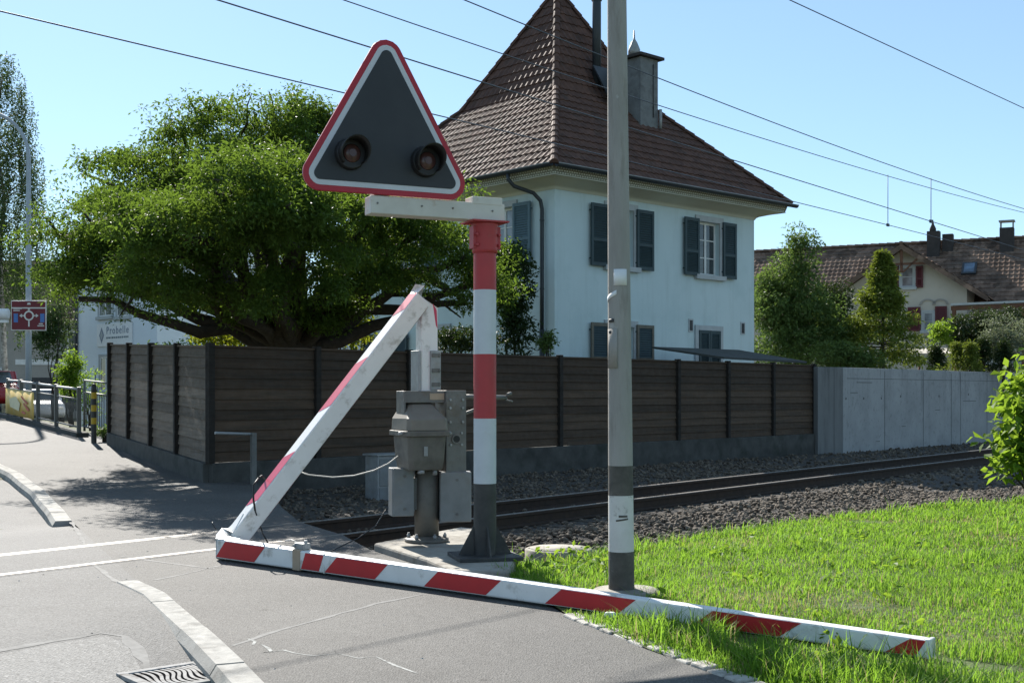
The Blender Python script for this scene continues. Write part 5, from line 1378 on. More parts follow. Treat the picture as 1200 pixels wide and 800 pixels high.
# ================================================================== TREES AND SHRUBS
def lob(px, py, Y, rx, ry, rz): p = at(px, py, Y); return (p.x, p.y, p.z, rx, ry, rz)
def make_tree(name, label, cat, base, lobes, n, per, spread, size, lm, trunk_r, fork_z, bark='bark', shell=0.5, n_twig=60, droop=0.0, flat=0.6, trunk_top=None, group=None, cut=None, limb_r=None, aspect=2.2, boughs=0):
    t = thing(name, label, cat, base, 0, group)
    if boughs:      # layered boughs: flattened sprays hanging outwards from the lobes, with gaps between
        B = lobe_points(lobes, boughs, .55); cen = np.mean([l[:3] for l in lobes], 0); C = []
        for b_ in B:
            o_ = np.array([b_[0] - cen[0], b_[1] - cen[1], 0]); o_ /= np.linalg.norm(o_) + 1e-6
            ln_ = rng.uniform(.42, .82); wd_ = ln_ * rng.uniform(.45, .7); sd_ = np.array([-o_[1], o_[0], 0]); dr_ = rng.uniform(.05, .5)
            for _ in range(max(1, n // boughs)):
                u_ = rng.gauss(0, .45); v_ = rng.gauss(0, .45); C.append(b_ + o_*u_*ln_ + sd_*v_*wd_ + np.array([0, 0, rng.gauss(0, .07) - dr_*u_*ln_ - .12*v_*v_]))
        C += list(lobe_points([(l[0], l[1], l[2] - l[5]*.25, l[3]*.75, l[4]*.75, l[5]*.6) for l in lobes], n // 4, .1))
        for k in range(24):     # thin shoots breaking the outline
            l = lobes[rng.randrange(16)]; a_ = rng.uniform(-.2, 3.3); e_ = np.array([l[0] + l[3]*math.cos(a_), l[1], l[2] + l[5]*math.sin(a_)])
            for j in range(4): C.append(e_ + np.array([math.cos(a_)*.09*j + rng.gauss(0, .05), rng.gauss(0, .1), .10*j + rng.gauss(0, .04)]))
        C = np.array(C)
    else: C = lobe_points(lobes, n, shell)
    if cut is not None:
        C = np.array([c for c in C if cut(c)])
    leaves('crown', C, per, spread, size, lm, t, flat, droop, aspect)
    mb = MB(); b = Vector(base)
    tt = Vector(trunk_top) if trunk_top else Vector((b.x, b.y, fork_z))
    branch(mb, b - UP*0.1, tt, trunk_r, trunk_r*0.75, 0, 0.08, 6, 12)
    tr = mb.build('trunk', bark, t)
    mb = MB(); idx = list(range(len(lobes)))
    ends = []
    lr = limb_r or trunk_r*0.5
    for l in lobes:
        e_ = Vector(l[:3]) - UP*l[5]*0.3
        pts = branch(mb, tt - UP*0.15, e_, lr, lr*0.28, 0.04, 0.22, 7, 7); ends.append(pts)
    for k in range(n_twig):
        c = Vector(C[rng.randrange(len(C))]); 
        best = min((q for pts in ends for q in pts[2:]), key=lambda q: (q - c).length)
        branch(mb, best, c, lr*0.22, 0.008, 0.03, 0.25, 4, 5)
    if mb.f: mb.build('limbs', bark, t)
    return t
# big dark broad-crowned garden tree
TB = (-4.35, 23.2, 0.0)
def lb(px, py, Y, rp, ry, hp): k = Y / F; q = at(px, py, Y); return (q.x, q.y, q.z, rp*k, ry, hp*k)
lobes = [lb(112, 312, 21.2, 46, 1.2, 26), lb(122, 262, 21.2, 58, 1.5, 46), lb(146, 215, 21.0, 64, 1.7, 46), lb(205, 186, 21.6, 76, 1.8, 46), lb(275, 166, 22.0, 76, 1.9, 46),
         lb(325, 142, 22.6, 50, 1.4, 32), lb(362, 158, 22.8, 56, 1.5, 42), lb(200, 262, 18.8, 92, 1.3, 62), lb(285, 232, 18.6, 98, 1.3, 66), lb(372, 222, 19.2, 92, 1.4, 58),
         lb(440, 225, 21.5, 80, 1.6, 56), lb(495, 258, 22.4, 58, 1.4, 42), lb(545, 292, 22.8, 34, .9, 30), lb(572, 318, 23.2, 18, .6, 22), lb(545, 348, 22.6, 14, .4, 24),
         lb(240, 322, 19.2, 90, 1.3, 36), lb(330, 314, 19.0, 86, 1.2, 42), lb(420, 305, 21, 76, 1.3, 38), lb(165, 326, 19.8, 56, 1.1, 20), lb(92, 346, 21.6, 26, .7, 14), lb(76, 318, 21.6, 26, .8, 16), lb(70, 272, 21.8, 24, .8, 18), lb(185, 240, 17.0, 62, 1.0, 42), lb(265, 225, 16.8, 66, 1.0, 46), lb(335, 240, 17.2, 56, 1.0, 42), lb(465, 318, 22.2, 38, 1.0, 20),
         lb(300, 230, 25.6, 130, 1.8, 62), lb(420, 270, 25.6, 90, 1.5, 48), lb(180, 260, 25.2, 100, 1.6, 56), lb(345, 350, 22.0, 62, 1.1, 26), lb(275, 352, 21.4, 66, 1.0, 18), lb(400, 342, 22.2, 44, .9, 16)]
make_tree('garden_tree', 'broad dark leafy tree with a thick gnarled trunk rising behind the brown board fence', 'tree', TB, lobes, 7200, 26, (.22, .22, .13), .078, 'leaf_dark', .40, 2.25, trunk_top=(-4.2, 23.0, 2.2), n_twig=170, shell=.45, boughs=270, limb_r=.17, droop=.12, aspect=2.4)
# burr on the trunk, nest box
mb = MB(); P = [at(345, 412, 23.0), at(338, 396, 22.95), at(325, 380, 22.9), at(280, 372, 22.8), at(240, 352, 22.6), at(200, 345, 22.4)]
mb.tube(P, [.5, .47, .33, .2, .13, .06], 10); mb.tube([at(350, 405, 23), at(372, 372, 23), at(420, 335, 23), at(490, 318, 23), at(545, 352, 23)], [.44, .28, .17, .11, .03], 9)
mb.tube([at(455, 345, 22.9), at(505, 345, 22.8), at(540, 372, 22.7)], [.05, .035, .012], 6); mb.tube([at(250, 348, 22.6), at(218, 368, 22.4), at(180, 372, 22.2)], [.06, .04, .012], 6)
o = mb.build('low_limbs', 'bark', bpy.data.objects['garden_tree'])
nb_ = at(370, 374, 22.3); t = thing('nest_box', 'small brown wooden nest box fixed to the trunk of the broad dark tree', 'nest box', tuple(nb_))
mb = MB(); mb.rbox(nb_, 0.3, .24, .2, .30); b_ = mb.build('box', 'wood_box', t, bevel=.006)
mb = MB(); c = nb_ + UP*.315; mb.obox(c, Vector((.16, .045, 0)), Vector((-.04, .14, 0)), Vector((0, -.02, .012))); mb.build('lid', 'wood_box', t)
mb = MB(); fdir = Vector((.29, -.955, 0)); q = nb_ + UP*.2 + fdir*.10; mb.tube([q, q + fdir*.004], .022, 12); mb.build('entrance_hole', 'black', b_)
# bright shrubs glimpsed under the crown
def shrub(name, label, px, py0, py1, Y, w, m, n, per, size, cat='shrub', group=None, spread=.14, flatten=.8, base_z=None, shell=.3):
    lo = at(px, py1, Y); hi = at(px, py0, Y); h = hi.z - lo.z
    bz = gz(lo.x, Y) if base_z is None else base_z
    t = thing(name, label, cat, (lo.x, Y, bz), 0, group)
    L = [(lo.x, Y, lo.z + h*.42, w/2, w/2*flatten, h*.44), (lo.x + w*.12, Y, lo.z + h*.72, w*.33, w*.3, h*.28), (lo.x - w*.2, Y, lo.z + h*.5, w*.3, w*.3, h*.35)]
    C = lobe_points(L, n, shell); leaves('crown', C, per, spread, size, m, t)
    mb = MB()
    for k in range(7):
        c = C[rng.randrange(len(C))]; branch(mb, (lo.x + rng.uniform(-.06, .06), Y, bz - .05), c, .028, .008, 0, .15, 4, 5)
    mb.build('stems', 'bark', t); return t
shrub('shrub', 'sunny yellow-green shrub glowing under the left side of the dark crown'.replace('left side of the ', ''), 275, 372, 412, 24.6, 1.9, 'leaf_lime', 120, 16, .11)
shrub('shrub', 'yellow-green shrub between the thick trunk and the leaning boom piece', 412, 358, 412, 25.0, 1.2, 'leaf_lime', 90, 16, .11)
shrub('shrub', 'dark bush showing over the fence directly behind the upright boom stump', 545, 380, 415, 25.5, 1.7, 'leaf_deep', 130, 18, .09)
# ivy-like climber up the house
t = thing('climber', 'leafy climber growing up the street wall of the pale blue house beside its corner', 'climbing plant', tuple(at(604, 430, 29.0)))
L = [lob(600, 305, 29.1, .42, .4, .55), lob(598, 345, 29.0, .42, .4, .8), lob(606, 385, 29.0, .5, .4, .9), lob(586, 330, 28.8, .35, .3, .6), lob(618, 330, 29.5, .2, .25, .6)]
C = lobe_points(L, 420, .3); leaves('crown', C, 18, .16, .10, 'leaf_deep', t)
C = lobe_points([lob(592, 305, 28.6, .35, .3, .45), lob(588, 340, 28.5, .3, .25, .7), lob(585, 295, 28.5, .25, .25, .3)], 150, .4); leaves('sunlit_shoots', C, 14, .16, .10, 'leaf_dark', t)
mb = MB(); 
for dx in (-.15, 0, .12): branch(mb, at(604, 440, 29.3) + Vector((dx, 0, 0)), at(600, 300, 29.3) + Vector((dx*1.6, 0, 0)), .035, .01, 0, .12, 7, 5)
mb.build('stems', 'bark', t)
shrub('shrub', 'small shoots sprouting at the foot of the dark downpipe', 641, 385, 415, 28.6, .5, 'leaf_mid', 40, 14, .09, spread=.1)
# right-hand garden
def tree2(name, label, px, Y, spans, m, n, per, size, spread, trunk=.14, base_z=.6, flat=.7, nt_=40, cat='tree', group=None):
    b = at(px, 440, Y)
    return make_tree(name, label, cat, (b.x, Y, base_z), [lob(*s) for s in spans], n, per, (spread, spread, spread*flat), size, m, trunk, base_z + 1.2, n_twig=nt_, group=group, limb_r=trunk*.45, shell=.4)
tree2('fruit_tree', 'loose mid-green fruit tree with a tall slim top beside the pale house', 932, 38, [(938, 288, 38, .55, .5, .7), (928, 325, 38, .95, .9, .8), (912, 365, 37.6, 1.0, 1.0, .9), (948, 370, 37.6, 1.1, 1.0, .95), (930, 410, 37.2, 1.5, 1.1, .7), (975, 400, 37.5, .8, .9, .8), (900, 345, 38, .5, .7, .8)], 'leaf_mid', 1150, 22, .12, .22)
tree2('fruit_tree', 'darker rounded fruit tree standing between the loose tree and the conifer', 975, 42, [(975, 350, 42, .8, .8, .7), (990, 385, 42, .9, .9, .9), (960, 365, 42.5, .7, .8, .9)], 'leaf_deep', 420, 20, .11, .22)
# conifer: whorls of drooping sprays
def conifer(name, label, px, py0, py1, Y, w, m, n, size, base_z, group=None, cat='conifer', tip=.08):
    top = at(px, py0, Y); bot = at(px, py1, Y); h = top.z - bot.z; t = thing(name, label, cat, (bot.x, Y, base_z), 0, group); C = []
    for _ in range(n):
        f = rng.random() ** 0.8; r = w/2 * ((1 - f) ** 1.05) * (0.6 + .5*rng.random()) * (1 + .28*math.sin(f*31 + rng.random()*.9)) + tip*rng.random()
        a_ = rng.random()*6.283; C.append((bot.x + r*math.cos(a_), Y + r*math.sin(a_), bot.z + f*h + .12*rng.uniform(-1, 1)))
    leaves('crown', C, 20, (.16, .16, .1), size, m, t, aspect=3.0)
    mb = MB(); branch(mb, (bot.x, Y, base_z - .1), (top.x, Y, top.z - .2), .09, .02, 0, .02, 6, 7)
    for c in C[::14]: branch(mb, (bot.x, Y, max(base_z, c[2] - .1)), c, .025, .006, -.03, .05, 3, 4)
    mb.build('trunk', 'bark', t); return t
conifer('conifer', 'yellowish green pointed conifer in front of the beige gable house', 1034, 300, 432, 37, 2.7, 'leaf_conifer', 820, .14, .6)
tree2('shrub', 'dense low bush at the wall between the loose tree and the conifer', 985, 35.5, [(985, 418, 35.5, .9, .7, .5), (1010, 425, 35.5, .7, .6, .4)], 'leaf_mid', 240, 20, .10, .18, .06, .8, cat='shrub')
tree2('shrub', 'dark rounded laurel bush in front of the pergola', 1135, 43, [(1118, 392, 43, .75, .7, .65), (1148, 385, 43, .9, .8, .7), (1178, 380, 43.5, .9, .8, .7)], 'leaf_deep', 380, 20, .12, .2, .08, .8, cat='shrub')
tree2('shrub', 'round yellow-green bush leaning on the dark laurel', 1102, 42.2, [(1103, 388, 42, .38, .4, .45)], 'leaf_bright', 70, 18, .11, .16, .05, .8, cat='shrub')
tree2('shrub', 'silvery grey-green shrub near the end of the concrete wall', 1180, 40.5, [(1172, 395, 40.5, .7, .6, .8), (1195, 400, 40.5, .8, .6, .8), (1160, 408, 40.5, .5, .5, .5)], 'leaf_silver', 330, 20, .085, .18, .06, .8, cat='shrub')
for i, (px, p0, p1, w, lab) in enumerate(((1097, 408, 432, .45, 'smallest dwarf cypress nearest the conifer'), (1122, 404, 433, .75, 'wide bright dwarf cypress above the wall'), (1137, 404, 433, .5, 'slim dwarf cypress between a bright one and a dark one'), (1153, 398, 433, .55, 'dark dwarf cypress in front of the silvery shrub'), (1176, 402, 433, .5, 'dwarf cypress under the silvery shrub, farthest along the wall'))):
    conifer('dwarf_cypress', lab, px, p0, p1, 38.5 + .5*(i % 2), w, 'leaf_conifer' if i in (1, 2) else 'leaf_deep', 110, .10, .9, 'dwarf cypresses along the concrete wall', 'cypress', .05)
# near bush at the frame edge
t = thing('lilac_bush', 'bright large-leaved bush beside the track at the lawn edge', 'bush', (5.75, 13.0, 0.0))
L = [lob(1200, 470, 12.9, .40, .5, .36), lob(1222, 450, 13, .42, .5, .4), lob(1250, 500, 13, .7, .6, .6), lob(1198, 512, 12.8, .36, .4, .26), lob(1270, 440, 13.2, .6, .6, .5), lob(1180, 497, 12.7, .16, .2, .10), lob(1174, 473, 12.7, .12, .2, .12), lob(1192, 535, 12.7, .26, .3, .2), lob(1215, 545, 12.8, .4, .4, .25)]
C = lobe_points(L, 380, .35); leaves('crown', C, 9, .13, .125, 'leaf_bright', t, aspect=1.6)
mb = MB()
for k in range(40): branch(mb, (5.75 + rng.uniform(-.15, .15), 13.0 + rng.uniform(-.1, .1), -.05), C[rng.randrange(len(C))], .022, .005, 0, .15, 5, 5)
mb.build('stems', 'bark', t)

# ================================================================== BEIGE HOUSE WITH GABLE (beyond the garden)
ra = math.atan2(-.447, .894)
bh_ = thing('house', 'beige rendered house with a brown tiled roof, cross gable and dark red shutters', 'house', (20.6, 62.3, 0.8), ra)
Hb = bh_.name
def toB(p): return wm(bh_).inverted() @ Vector(p)
RZ = 8.15; EZ = 4.75; DX = 4.2     # local heights above z=.8
mb = MB(); mb.box(-8.2, 16, -3.6, 3.6, -1.0, EZ - .1); mb.prism([(-8.2, -3.6, EZ-.1), (-8.2, 3.6, EZ-.1), (-8.2, 0, RZ-.25)], (24.2, 0, 0)); mb.build('wall', 'stucco_beige', bh_, False)
mb = MB(); prof2 = [(0, EZ - .35), (DX, RZ)]
tile_plane(mb, prof2, 25, lambda u, m, z: (3.9 + u, -DX + m, z), row=.34, wave=.24, amp=.02, step=.03)
tile_plane(mb, prof2, 25, lambda u, m, z: (3.9 - u, DX - m, z), row=.7, wave=.9, amp=.04, step=.05)
hip_caps(mb, [(-8.6, 0, RZ + .03), (16.4, 0, RZ + .03)], .13, .4)
for s_ in (-8.6, 16.4): mb.prism([(s_, -DX, EZ-.4), (s_, DX, EZ-.4), (s_, 0, RZ-.05)], (.06, 0, 0))
rf = mb.build('roof', 'tile_far', bh_, False)
# cross gable
gc = toB(at(1056, 286, 55.5)); gx_ = gc.x; gy0 = toB(at(1056, 286, 55.5)).y; GZ = gc.z
gw_, ghalf = 3.7, 2.75; gez = GZ - gw_*0.68
mb = MB(); mb.box(gx_-ghalf, gx_+ghalf, gy0+.7, -3.0, -1.0, GZ - ghalf*.68 - .15); mb.prism([(gx_-ghalf, gy0+.7, GZ-ghalf*.68-.15), (gx_+ghalf, gy0+.7, GZ-ghalf*.68-.15), (gx_, gy0+.7, GZ-.15)], (0, 4.0, 0)); mb.build('gable_wall', 'stucco_beige', bh_, False)
mb = MB(); prg = [(0, gez), (gw_, GZ)]
LG = -gy0 - 0.2
tile_plane(mb, prg, LG, lambda u, m, z: (gx_ + gw_ - m, gy0 + LG/2 + u, z), row=.34, wave=.24, amp=.02, step=.03)
tile_plane(mb, prg, LG, lambda u, m, z: (gx_ - gw_ + m, gy0 + LG/2 - u, z), row=.34, wave=.24, amp=.02, step=.03)
for sgn in (-1, 1):
    mb.prism([(gx_, gy0-.02, GZ+.02), (gx_ + sgn*gw_, gy0-.02, gez+.02), (gx_ + sgn*gw_, gy0-.02, gez-.22), (gx_, gy0-.02, GZ-.24)], (0, .07, 0))
    mb.prism([(gx_, gy0+.05, GZ-.06), (gx_ + sgn*gw_, gy0+.05, gez-.06), (gx_ + sgn*gw_, gy0+.05, gez-.12), (gx_, gy0+.05, GZ-.12)], (0, .9, 0))
hip_caps(mb, [(gx_, gy0, GZ+.03), (gx_, gy0+LG, GZ+.03)], .12, .4)
gr = mb.build('gable_roof', 'tile_far', bh_, False)
mb = MB(); mb.box(gx_-.06, gx_+.06, gy0+.06, gy0+.12, GZ-1.3, GZ-.2); mb.box(gx_-1.1, gx_+1.1, gy0+.06, gy0+.12, GZ-.95, GZ-.85)
for sgn in (-1, 1): mb.prism([(gx_, gy0+.06, GZ-1.3), (gx_+sgn*.08, gy0+.06, GZ-1.3), (gx_+sgn*.85, gy0+.06, GZ-.6), (gx_+sgn*.77, gy0+.06, GZ-.55)], (0, .06, 0))
mb.build('gable_truss', 'wood_brown', bh_, False)
G = lambda u, o, z: (u, gy0 + .7 - o, z)
def uz(px, py):
    d_ = at(px, py, 1.0) - Vector((0, 0, H)); inv = wm(bh_).inverted(); o_ = inv @ Vector((0, 0, H)); dl = (inv.to_3x3() @ d_); k = (gy0 + .7 - o_.y) / dl.y; q = o_ + dl*k; return q.x, q.z
def gwin(x0, y0, x1, y1, **kw):
    u0, z1 = uz(x0, y0); u1, z0 = uz(x1, y1); return window(bh_, G, u0, u1, z0, z1, bars=1, tw=.09, mull=False, **kw)
gwin(1056, 313, 1071, 336, frame='trim', gl='curtain_glass'); gwin(1082, 366, 1094, 387, frame='trim', gl='curtain_glass')
def gsh(x0, y0, x1, y1):
    u0, z1 = uz(x0, y0); u1, z0 = uz(x1, y1); shutter(bh_, G, u0, u1, z0, z1, 'shutter_red', .06, slats=6)
gsh(1073.5, 312, 1082, 337); gsh(1046, 312, 1053.5, 337); gsh(1064, 360, 1079, 388); gsh(1096, 359, 1110, 387)
mb = MB()
for pxc in (1087, 1102):
    u, z = uz(pxc, 357); 
    for k in range(8):
        a0, a1 = math.pi*k/8, math.pi*(k+1)/8; r_ = .27
        mb.prism([G(u+math.cos(a)*rr, .0, z+math.sin(a)*rr*.75) for a, rr in ((a0, r_), (a0, r_+.09), (a1, r_+.09), (a1, r_))], (0, -.06, 0))
mb.build('window_arch', 'stucco_grey', bh_, False)
# chimneys, skylights
def plane_at(px, py, y0):     # local point on main front roof slope
    d_ = at(px, py, 1.0) - Vector((0, 0, H)); inv = wm(bh_).inverted(); o_ = inv @ Vector((0, 0, H)); dl = inv.to_3x3() @ d_
    s_ = (RZ - EZ + .35) / DX        # z = EZ-.35 + (y+DX)*s
    k = (EZ - .35 + (o_.y + DX)*s_ - o_.z) / (dl.z - dl.y*s_); return o_ + dl*k
c = plane_at(1094, 298, 0); mb = MB(); mb.box(c.x-.3, c.x+.3, c.y-.2, c.y+.35, c.z-.6, c.z+1.15); mb.lathe([(.16, c.z+1.15), (.16, c.z+1.3), (.07, c.z+1.5), (.02, c.z+1.75)], (c.x-.05, c.y+.1, 0), 8); mb.box(c.x+.4, c.x+.9, c.y+.1, c.y+.6, c.z-.4, c.z+1.0); mb.build('chimney', 'brick_dark', rf, False)
c = plane_at(1180, 291, 0); mb = MB(); mb.box(c.x-.32, c.x+.32, c.y-.25, c.y+.35, c.z-.5, c.z+1.0, 0)
for dx in (-.3, .26):
    for dy in (-.23, .28): mb.box(c.x+dx, c.x+dx+.04, c.y+dy, c.y+dy+.04, c.z+1.0, c.z+1.3, 1)
mb.box(c.x-.36, c.x+.36, c.y-.28, c.y+.38, c.z+1.3, c.z+1.36, 1); mb.build('chimney', ['brick_dark', 'galv'], rf, False)
def skylight(px0, py0, px1, py1):
    a = plane_at(px0, py1, 0); b = plane_at(px1, py0, 0); s_ = (RZ - EZ + .35) / DX; nn = Vector((0, -s_, 1)).normalized(); uu = Vector((1, 0, 0)); vv = Vector((0, 1, s_)).normalized()
    c = (a + b)/2; w2 = abs(b.x-a.x)/2*.85; h2 = (b - a).dot(vv)/2
    mb = MB(); mb.obox(c + nn*.06, uu*w2, vv*h2, nn*.07); f_ = mb.build('skylight', 'gutter', rf, False); mb = MB(); mb.obox(c + nn*.134, uu*(w2-.1), vv*(h2-.1), nn*.004); mb.build('pane', 'glass_sky', f_, False)
skylight(1125, 309, 1147, 323); skylight(1037, 296, 1051, 306)
# pergola / veranda by the house
q = toB(at(1120, 357, 52)); t = thing('pergola', 'flat roofed timber pergola with a pale edge beside the beige house', 'pergola', tuple(at(1160, 440, 52)))
mb = MB(); a = at(1114, 356, 51.5); b = at(1290, 350, 48); d_ = (b - a); d_.z = 0; d_ = d_.normalized(); n_ = Vector((-d_.y, d_.x, 0))
mb.obox((a+b)/2 + n_*2 - UP*0, d_*((b-a).length/2), n_*2.0, UP*.045); mb.build('roof', 'trim', t)
mb = MB(); mb.obox((a+b)/2 - UP*.16 + n_*.1, d_*((b-a).length/2), n_*.06, UP*.09)
for s_ in (.02, .5, .98): c = a.lerp(b, s_) + n_*.1; mb.obox(c - UP*1.6, d_*.07, n_*.07, UP*1.4)
mb.build('timber_frame', 'wood_brown', t)
mb = MB(); c = (a+b)/2 + n_*2.2; mb.obox(c - UP*1.3, d_*((b-a).length/2 - .8), n_*.05, UP*1.2); mb.build('back_wall', 'trim', t)
# small terrace canopy below the gable
a = at(1092, 412, 46); t = thing('canopy', 'small weathered canopy on posts below the beige gable', 'canopy', (a.x, a.y, .8))
mb = MB(); mb.obox(a + UP*.0, Vector((.75, -.1, 0)), Vector((.1, .8, .12)), UP*.04); mb.build('roof', 'stucco_beige', t)
for dx in (-.65, .65):
    mb = MB(); mb.tube([(a.x+dx, a.y-.5, .6), (a.x+dx, a.y-.5, a.z-.1)], .04, 6); mb.build('post', 'wood_brown', t)

# ================================================================== UP THE STREET
# white office house
p0 = at(184, 440, 46); p1 = at(90, 440, 50.5); dW = Vector((p0.x-p1.x, p0.y-p1.y, 0)); lw = dW.length; dW.normalize()
oa = math.atan2(dW.y, dW.x)
of = thing('office_house', 'white rendered office house with a pale sign board on its street wall', 'building', (p1.x, p1.y, .6), oa)
mb = MB(); mb.box(0, lw, 0, 6.5, -1, 7.2); mb.build('wall', 'stucco_white', of, False)
mb = MB(); mb.prism([(-.5, -.5, 7.2), (-.5, 7.0, 7.2), (-.5, 3.2, 9.2)], (lw + 1.0, 0, 0)); mb.build('roof', 'tile_far', of, False)
OFf = lambda u, o, z: (u, -o, z)
def ofuz(px, py):
    d_ = at(px, py, 1.0) - Vector((0, 0, H)); inv = wm(of).inverted(); o_ = inv @ Vector((0, 0, H)); dl = inv.to_3x3() @ d_; k = -o_.y/dl.y; q = o_ + dl*k; return q.x, q.z
for x0, y0, x1, y1 in ((117, 343, 132, 370), (138, 343, 152, 370), (118, 418, 132, 458)):
    u0, z1 = ofuz(x0, y0); u1, z0 = ofuz(x1, y1); window(of, OFf, u0, u1, z0, z1, bars=0, tw=.1)
u0, z1 = ofuz(115, 380); u1, z0 = ofuz(156, 404)
mb = MB(); wbox(mb, OFf, u0, u1, .01, .05, z0, z1); sg = mb.build('sign_board', 'plate_white', of, False)
mb = MB(); ud, zd = ofuz(120.5, 393); h_ = (z1-z0)*.36
for s_, mi in ((1, 0), (.55, 1)): mb.prism([OFf(ud - .2*s_, .052, zd), OFf(ud, .052, zd - h_*s_), OFf(ud + .2*s_, .052, zd), OFf(ud, .052, zd + h_*s_)], Vector(OFf(0, .004 + .003*mi, 0)), mi)
mb.build('emblem', ['text_grey', 'trim'], sg, False)
def text(body, size, M4, m, parent, name='lettering', align='LEFT'):
    cu = bpy.data.curves.new(name, 'FONT'); cu.body = body; cu.size = size; cu.align_x = align; cu.extrude = .004; cu.space_character = 1.25
    to = bpy.data.objects.new(name + '_tmp', cu); COL.objects.link(to); dg = bpy.context.evaluated_depsgraph_get()
    me = bpy.data.meshes.new_from_object(to.evaluated_get(dg)); bpy.data.objects.remove(to); bpy.data.curves.remove(cu)
    me.transform(M4); me.materials.clear(); me.materials.append(M[m]); o = bpy.data.objects.new(name, me); COL.objects.link(o); o.parent = parent; WM[o.name] = wm(parent); return o
ut, zt = ofuz(126, 391.5); up_ = Matrix(((1, 0, 0, ut), (0, 0, -1, -.056), (0, 1, 0, zt), (0, 0, 0, 1)))
text('Probelle', (z1-z0)*.47, up_, 'text_grey', sg)
mb = MB(); uu0, zz0_ = ofuz(126, 397); uu1, _ = ofuz(152, 397)
k = uu0
while k < uu1: w_ = rng.uniform(.05, .14); wbox(mb, OFf, k, k + w_, .052, .055, zz0_, zz0_ + .07); k += w_ + .05
mb.build('small_print', 'shutter_blue', sg, False)
mb = MB(); ux, _ = ofuz(91.5, 400); mb.tube([(ux, -.08, 0), (ux, -.08, 6.9)], .06, 8); mb.build('downpipe', 'gutter', of, False)
# brown roofed building farther back
p = at(45, 440, 68); bb = thing('building', 'grey rendered building with a long brown roof behind the birch', 'building', (p.x, p.y, .7), R(14))
mb = MB(); mb.box(-9, 6.5, 0, 9, -1, 5.2); mb.build('wall', 'stucco_grey', bb, False)
mb = MB(); tile_plane(mb, [(0, 4.8), (4.9, 8.4)], 17, lambda u, m, z: (-1.2 + u, -.7 + m, z), row=.4, wave=.5, amp=.03); mb.prism([(-9.7, 0, 4.9), (-9.7, 9.2, 4.9), (-9.7, 4.2, 8.35)], (17, 0, 0)); mb.build('roof', 'tile_far', bb, False)
BBf = lambda u, o, z: (u, -o, z)
for u0, u1, z0, z1 in ((1.1, 2.0, 2.9, 4.1), (2.2, 3.1, 2.9, 4.1), (-3.2, -1.9, .6, 2.0), (-6, -5, .6, 2.0), (4.4, 5.4, 2.9, 4.1)): window(bb, BBf, u0, u1, z0, z1, bars=0, tw=.08)
mb = MB(); wbox(mb, BBf, -1.2, 5.8, .01, .05, 2.2, 2.5); wbox(mb, BBf, -.5, 3.2, .01, .08, -.2, 1.5, 1); mb.build('facade_band', ['win_white', 'dark_metal'], bb, False)
# backdrop planting to close the street
for i, (px, p0, p1, Y, w, m, lab) in enumerate(((205, 395, 455, 40, 4.0, 'leaf_mid', 'green hedge-like bush beside the white office house, under the dark crown'), (-30, 330, 450, 75, 10, 'leaf_deep', 'dark tree mass behind the weeping birch'), (75, 395, 450, 78, 7, 'leaf_deep', 'dark bush between the brown roofed building and the white office house'))):
    shrub('bush', lab, px, p0, p1, Y, w, m, 260, 22, .22 if i else .14, 'bush', spread=.5 if i else .25)
# weeping birch
t = thing('birch_tree', 'tall weeping birch with hanging curtains of foliage beside the grey street lamp', 'tree', (*(at(6, 440, 52).xy), .7))
bx, by = at(6, 440, 52).xy; C = []
for k in range(560):
    f = rng.random(); top = 1.35 + (460 - (60 + 250*f)) / F * 52
    r = (0.5 + 2.3*math.sqrt(f)) * math.sqrt(rng.random()); a_ = rng.random()*6.283; x, y = bx + r*math.cos(a_) * .9 - .35, by + r*math.sin(a_)
    ln = rng.uniform(1.4, 4.4) if f > .15 else rng.uniform(.6, 1.6); zb = max(2.5 if x > bx + .8 else 1.9, top - ln); z = top
    while z > zb: C.append((x + .05*math.sin(z*2), y, z)); z -= .19
leaves('crown', C, 7, (.10, .10, .14), .115, 'leaf_birch', t, droop=.1, aspect=2.2)
mb = MB(); branch(mb, (bx, by, .5), (bx - .3, by, 15), .15, .03, 0, .05, 8, 8)
for k in range(26):
    z = rng.uniform(5, 14); a_ = rng.random()*6.283; r = rng.uniform(.8, 2.0); branch(mb, (bx - .2, by, z), (bx + r*math.cos(a_), by + r*math.sin(a_), z + rng.uniform(.0, .9)), .045, .01, .1, .1, 4, 5)
mb.build('trunk', 'bark_birch', t)
shrub('shrub', 'drooping shrub hanging beside the brown direction sign', 62, 350, 425, 47, 1.9, 'leaf_birch', 240, 18, .12, spread=.2)
# street lamp
t = thing('street_lamp', 'slender grey street lamp with a curved arm carrying the brown direction sign', 'street lamp', (*(at(33.5, 445, 37).xy), .68))
lx, ly = at(33.5, 445, 37).xy
mb = MB(); ztop = 1.35 + (460 - 185)/F*37; P = [(lx, ly, .5), (lx, ly, 3), (lx, ly, 6), (lx, ly, ztop)]
for k in range(1, 9): a_ = R(90*k/8); P.append((lx - 1.35*(1 - math.cos(a_)), ly, ztop + 1.4*math.sin(a_)))
P += [(lx - 2.1, ly, ztop + 1.5)]
mb.tube(P, [.095, .09, .08, .065] + [.055]*9, 12); po = mb.build('pole', 'lamp_grey', t)
mb = MB(); mb.obox((lx - 2.45, ly, ztop + 1.52), Vector((.4, 0, .03)), Vector((0, .13, 0)), UP*.06); mb.build('lamp_head', 'lamp_grey', t, bevel=.03)
t = thing('direction_sign', 'brown roundabout direction sign fixed to the grey street lamp', 'sign', tuple(at(33.5, 387, 36.8)))
def sg(px, py, off=0): v = at(px, py, 36.8); return Vector((v.x, 36.8 - off, v.z))
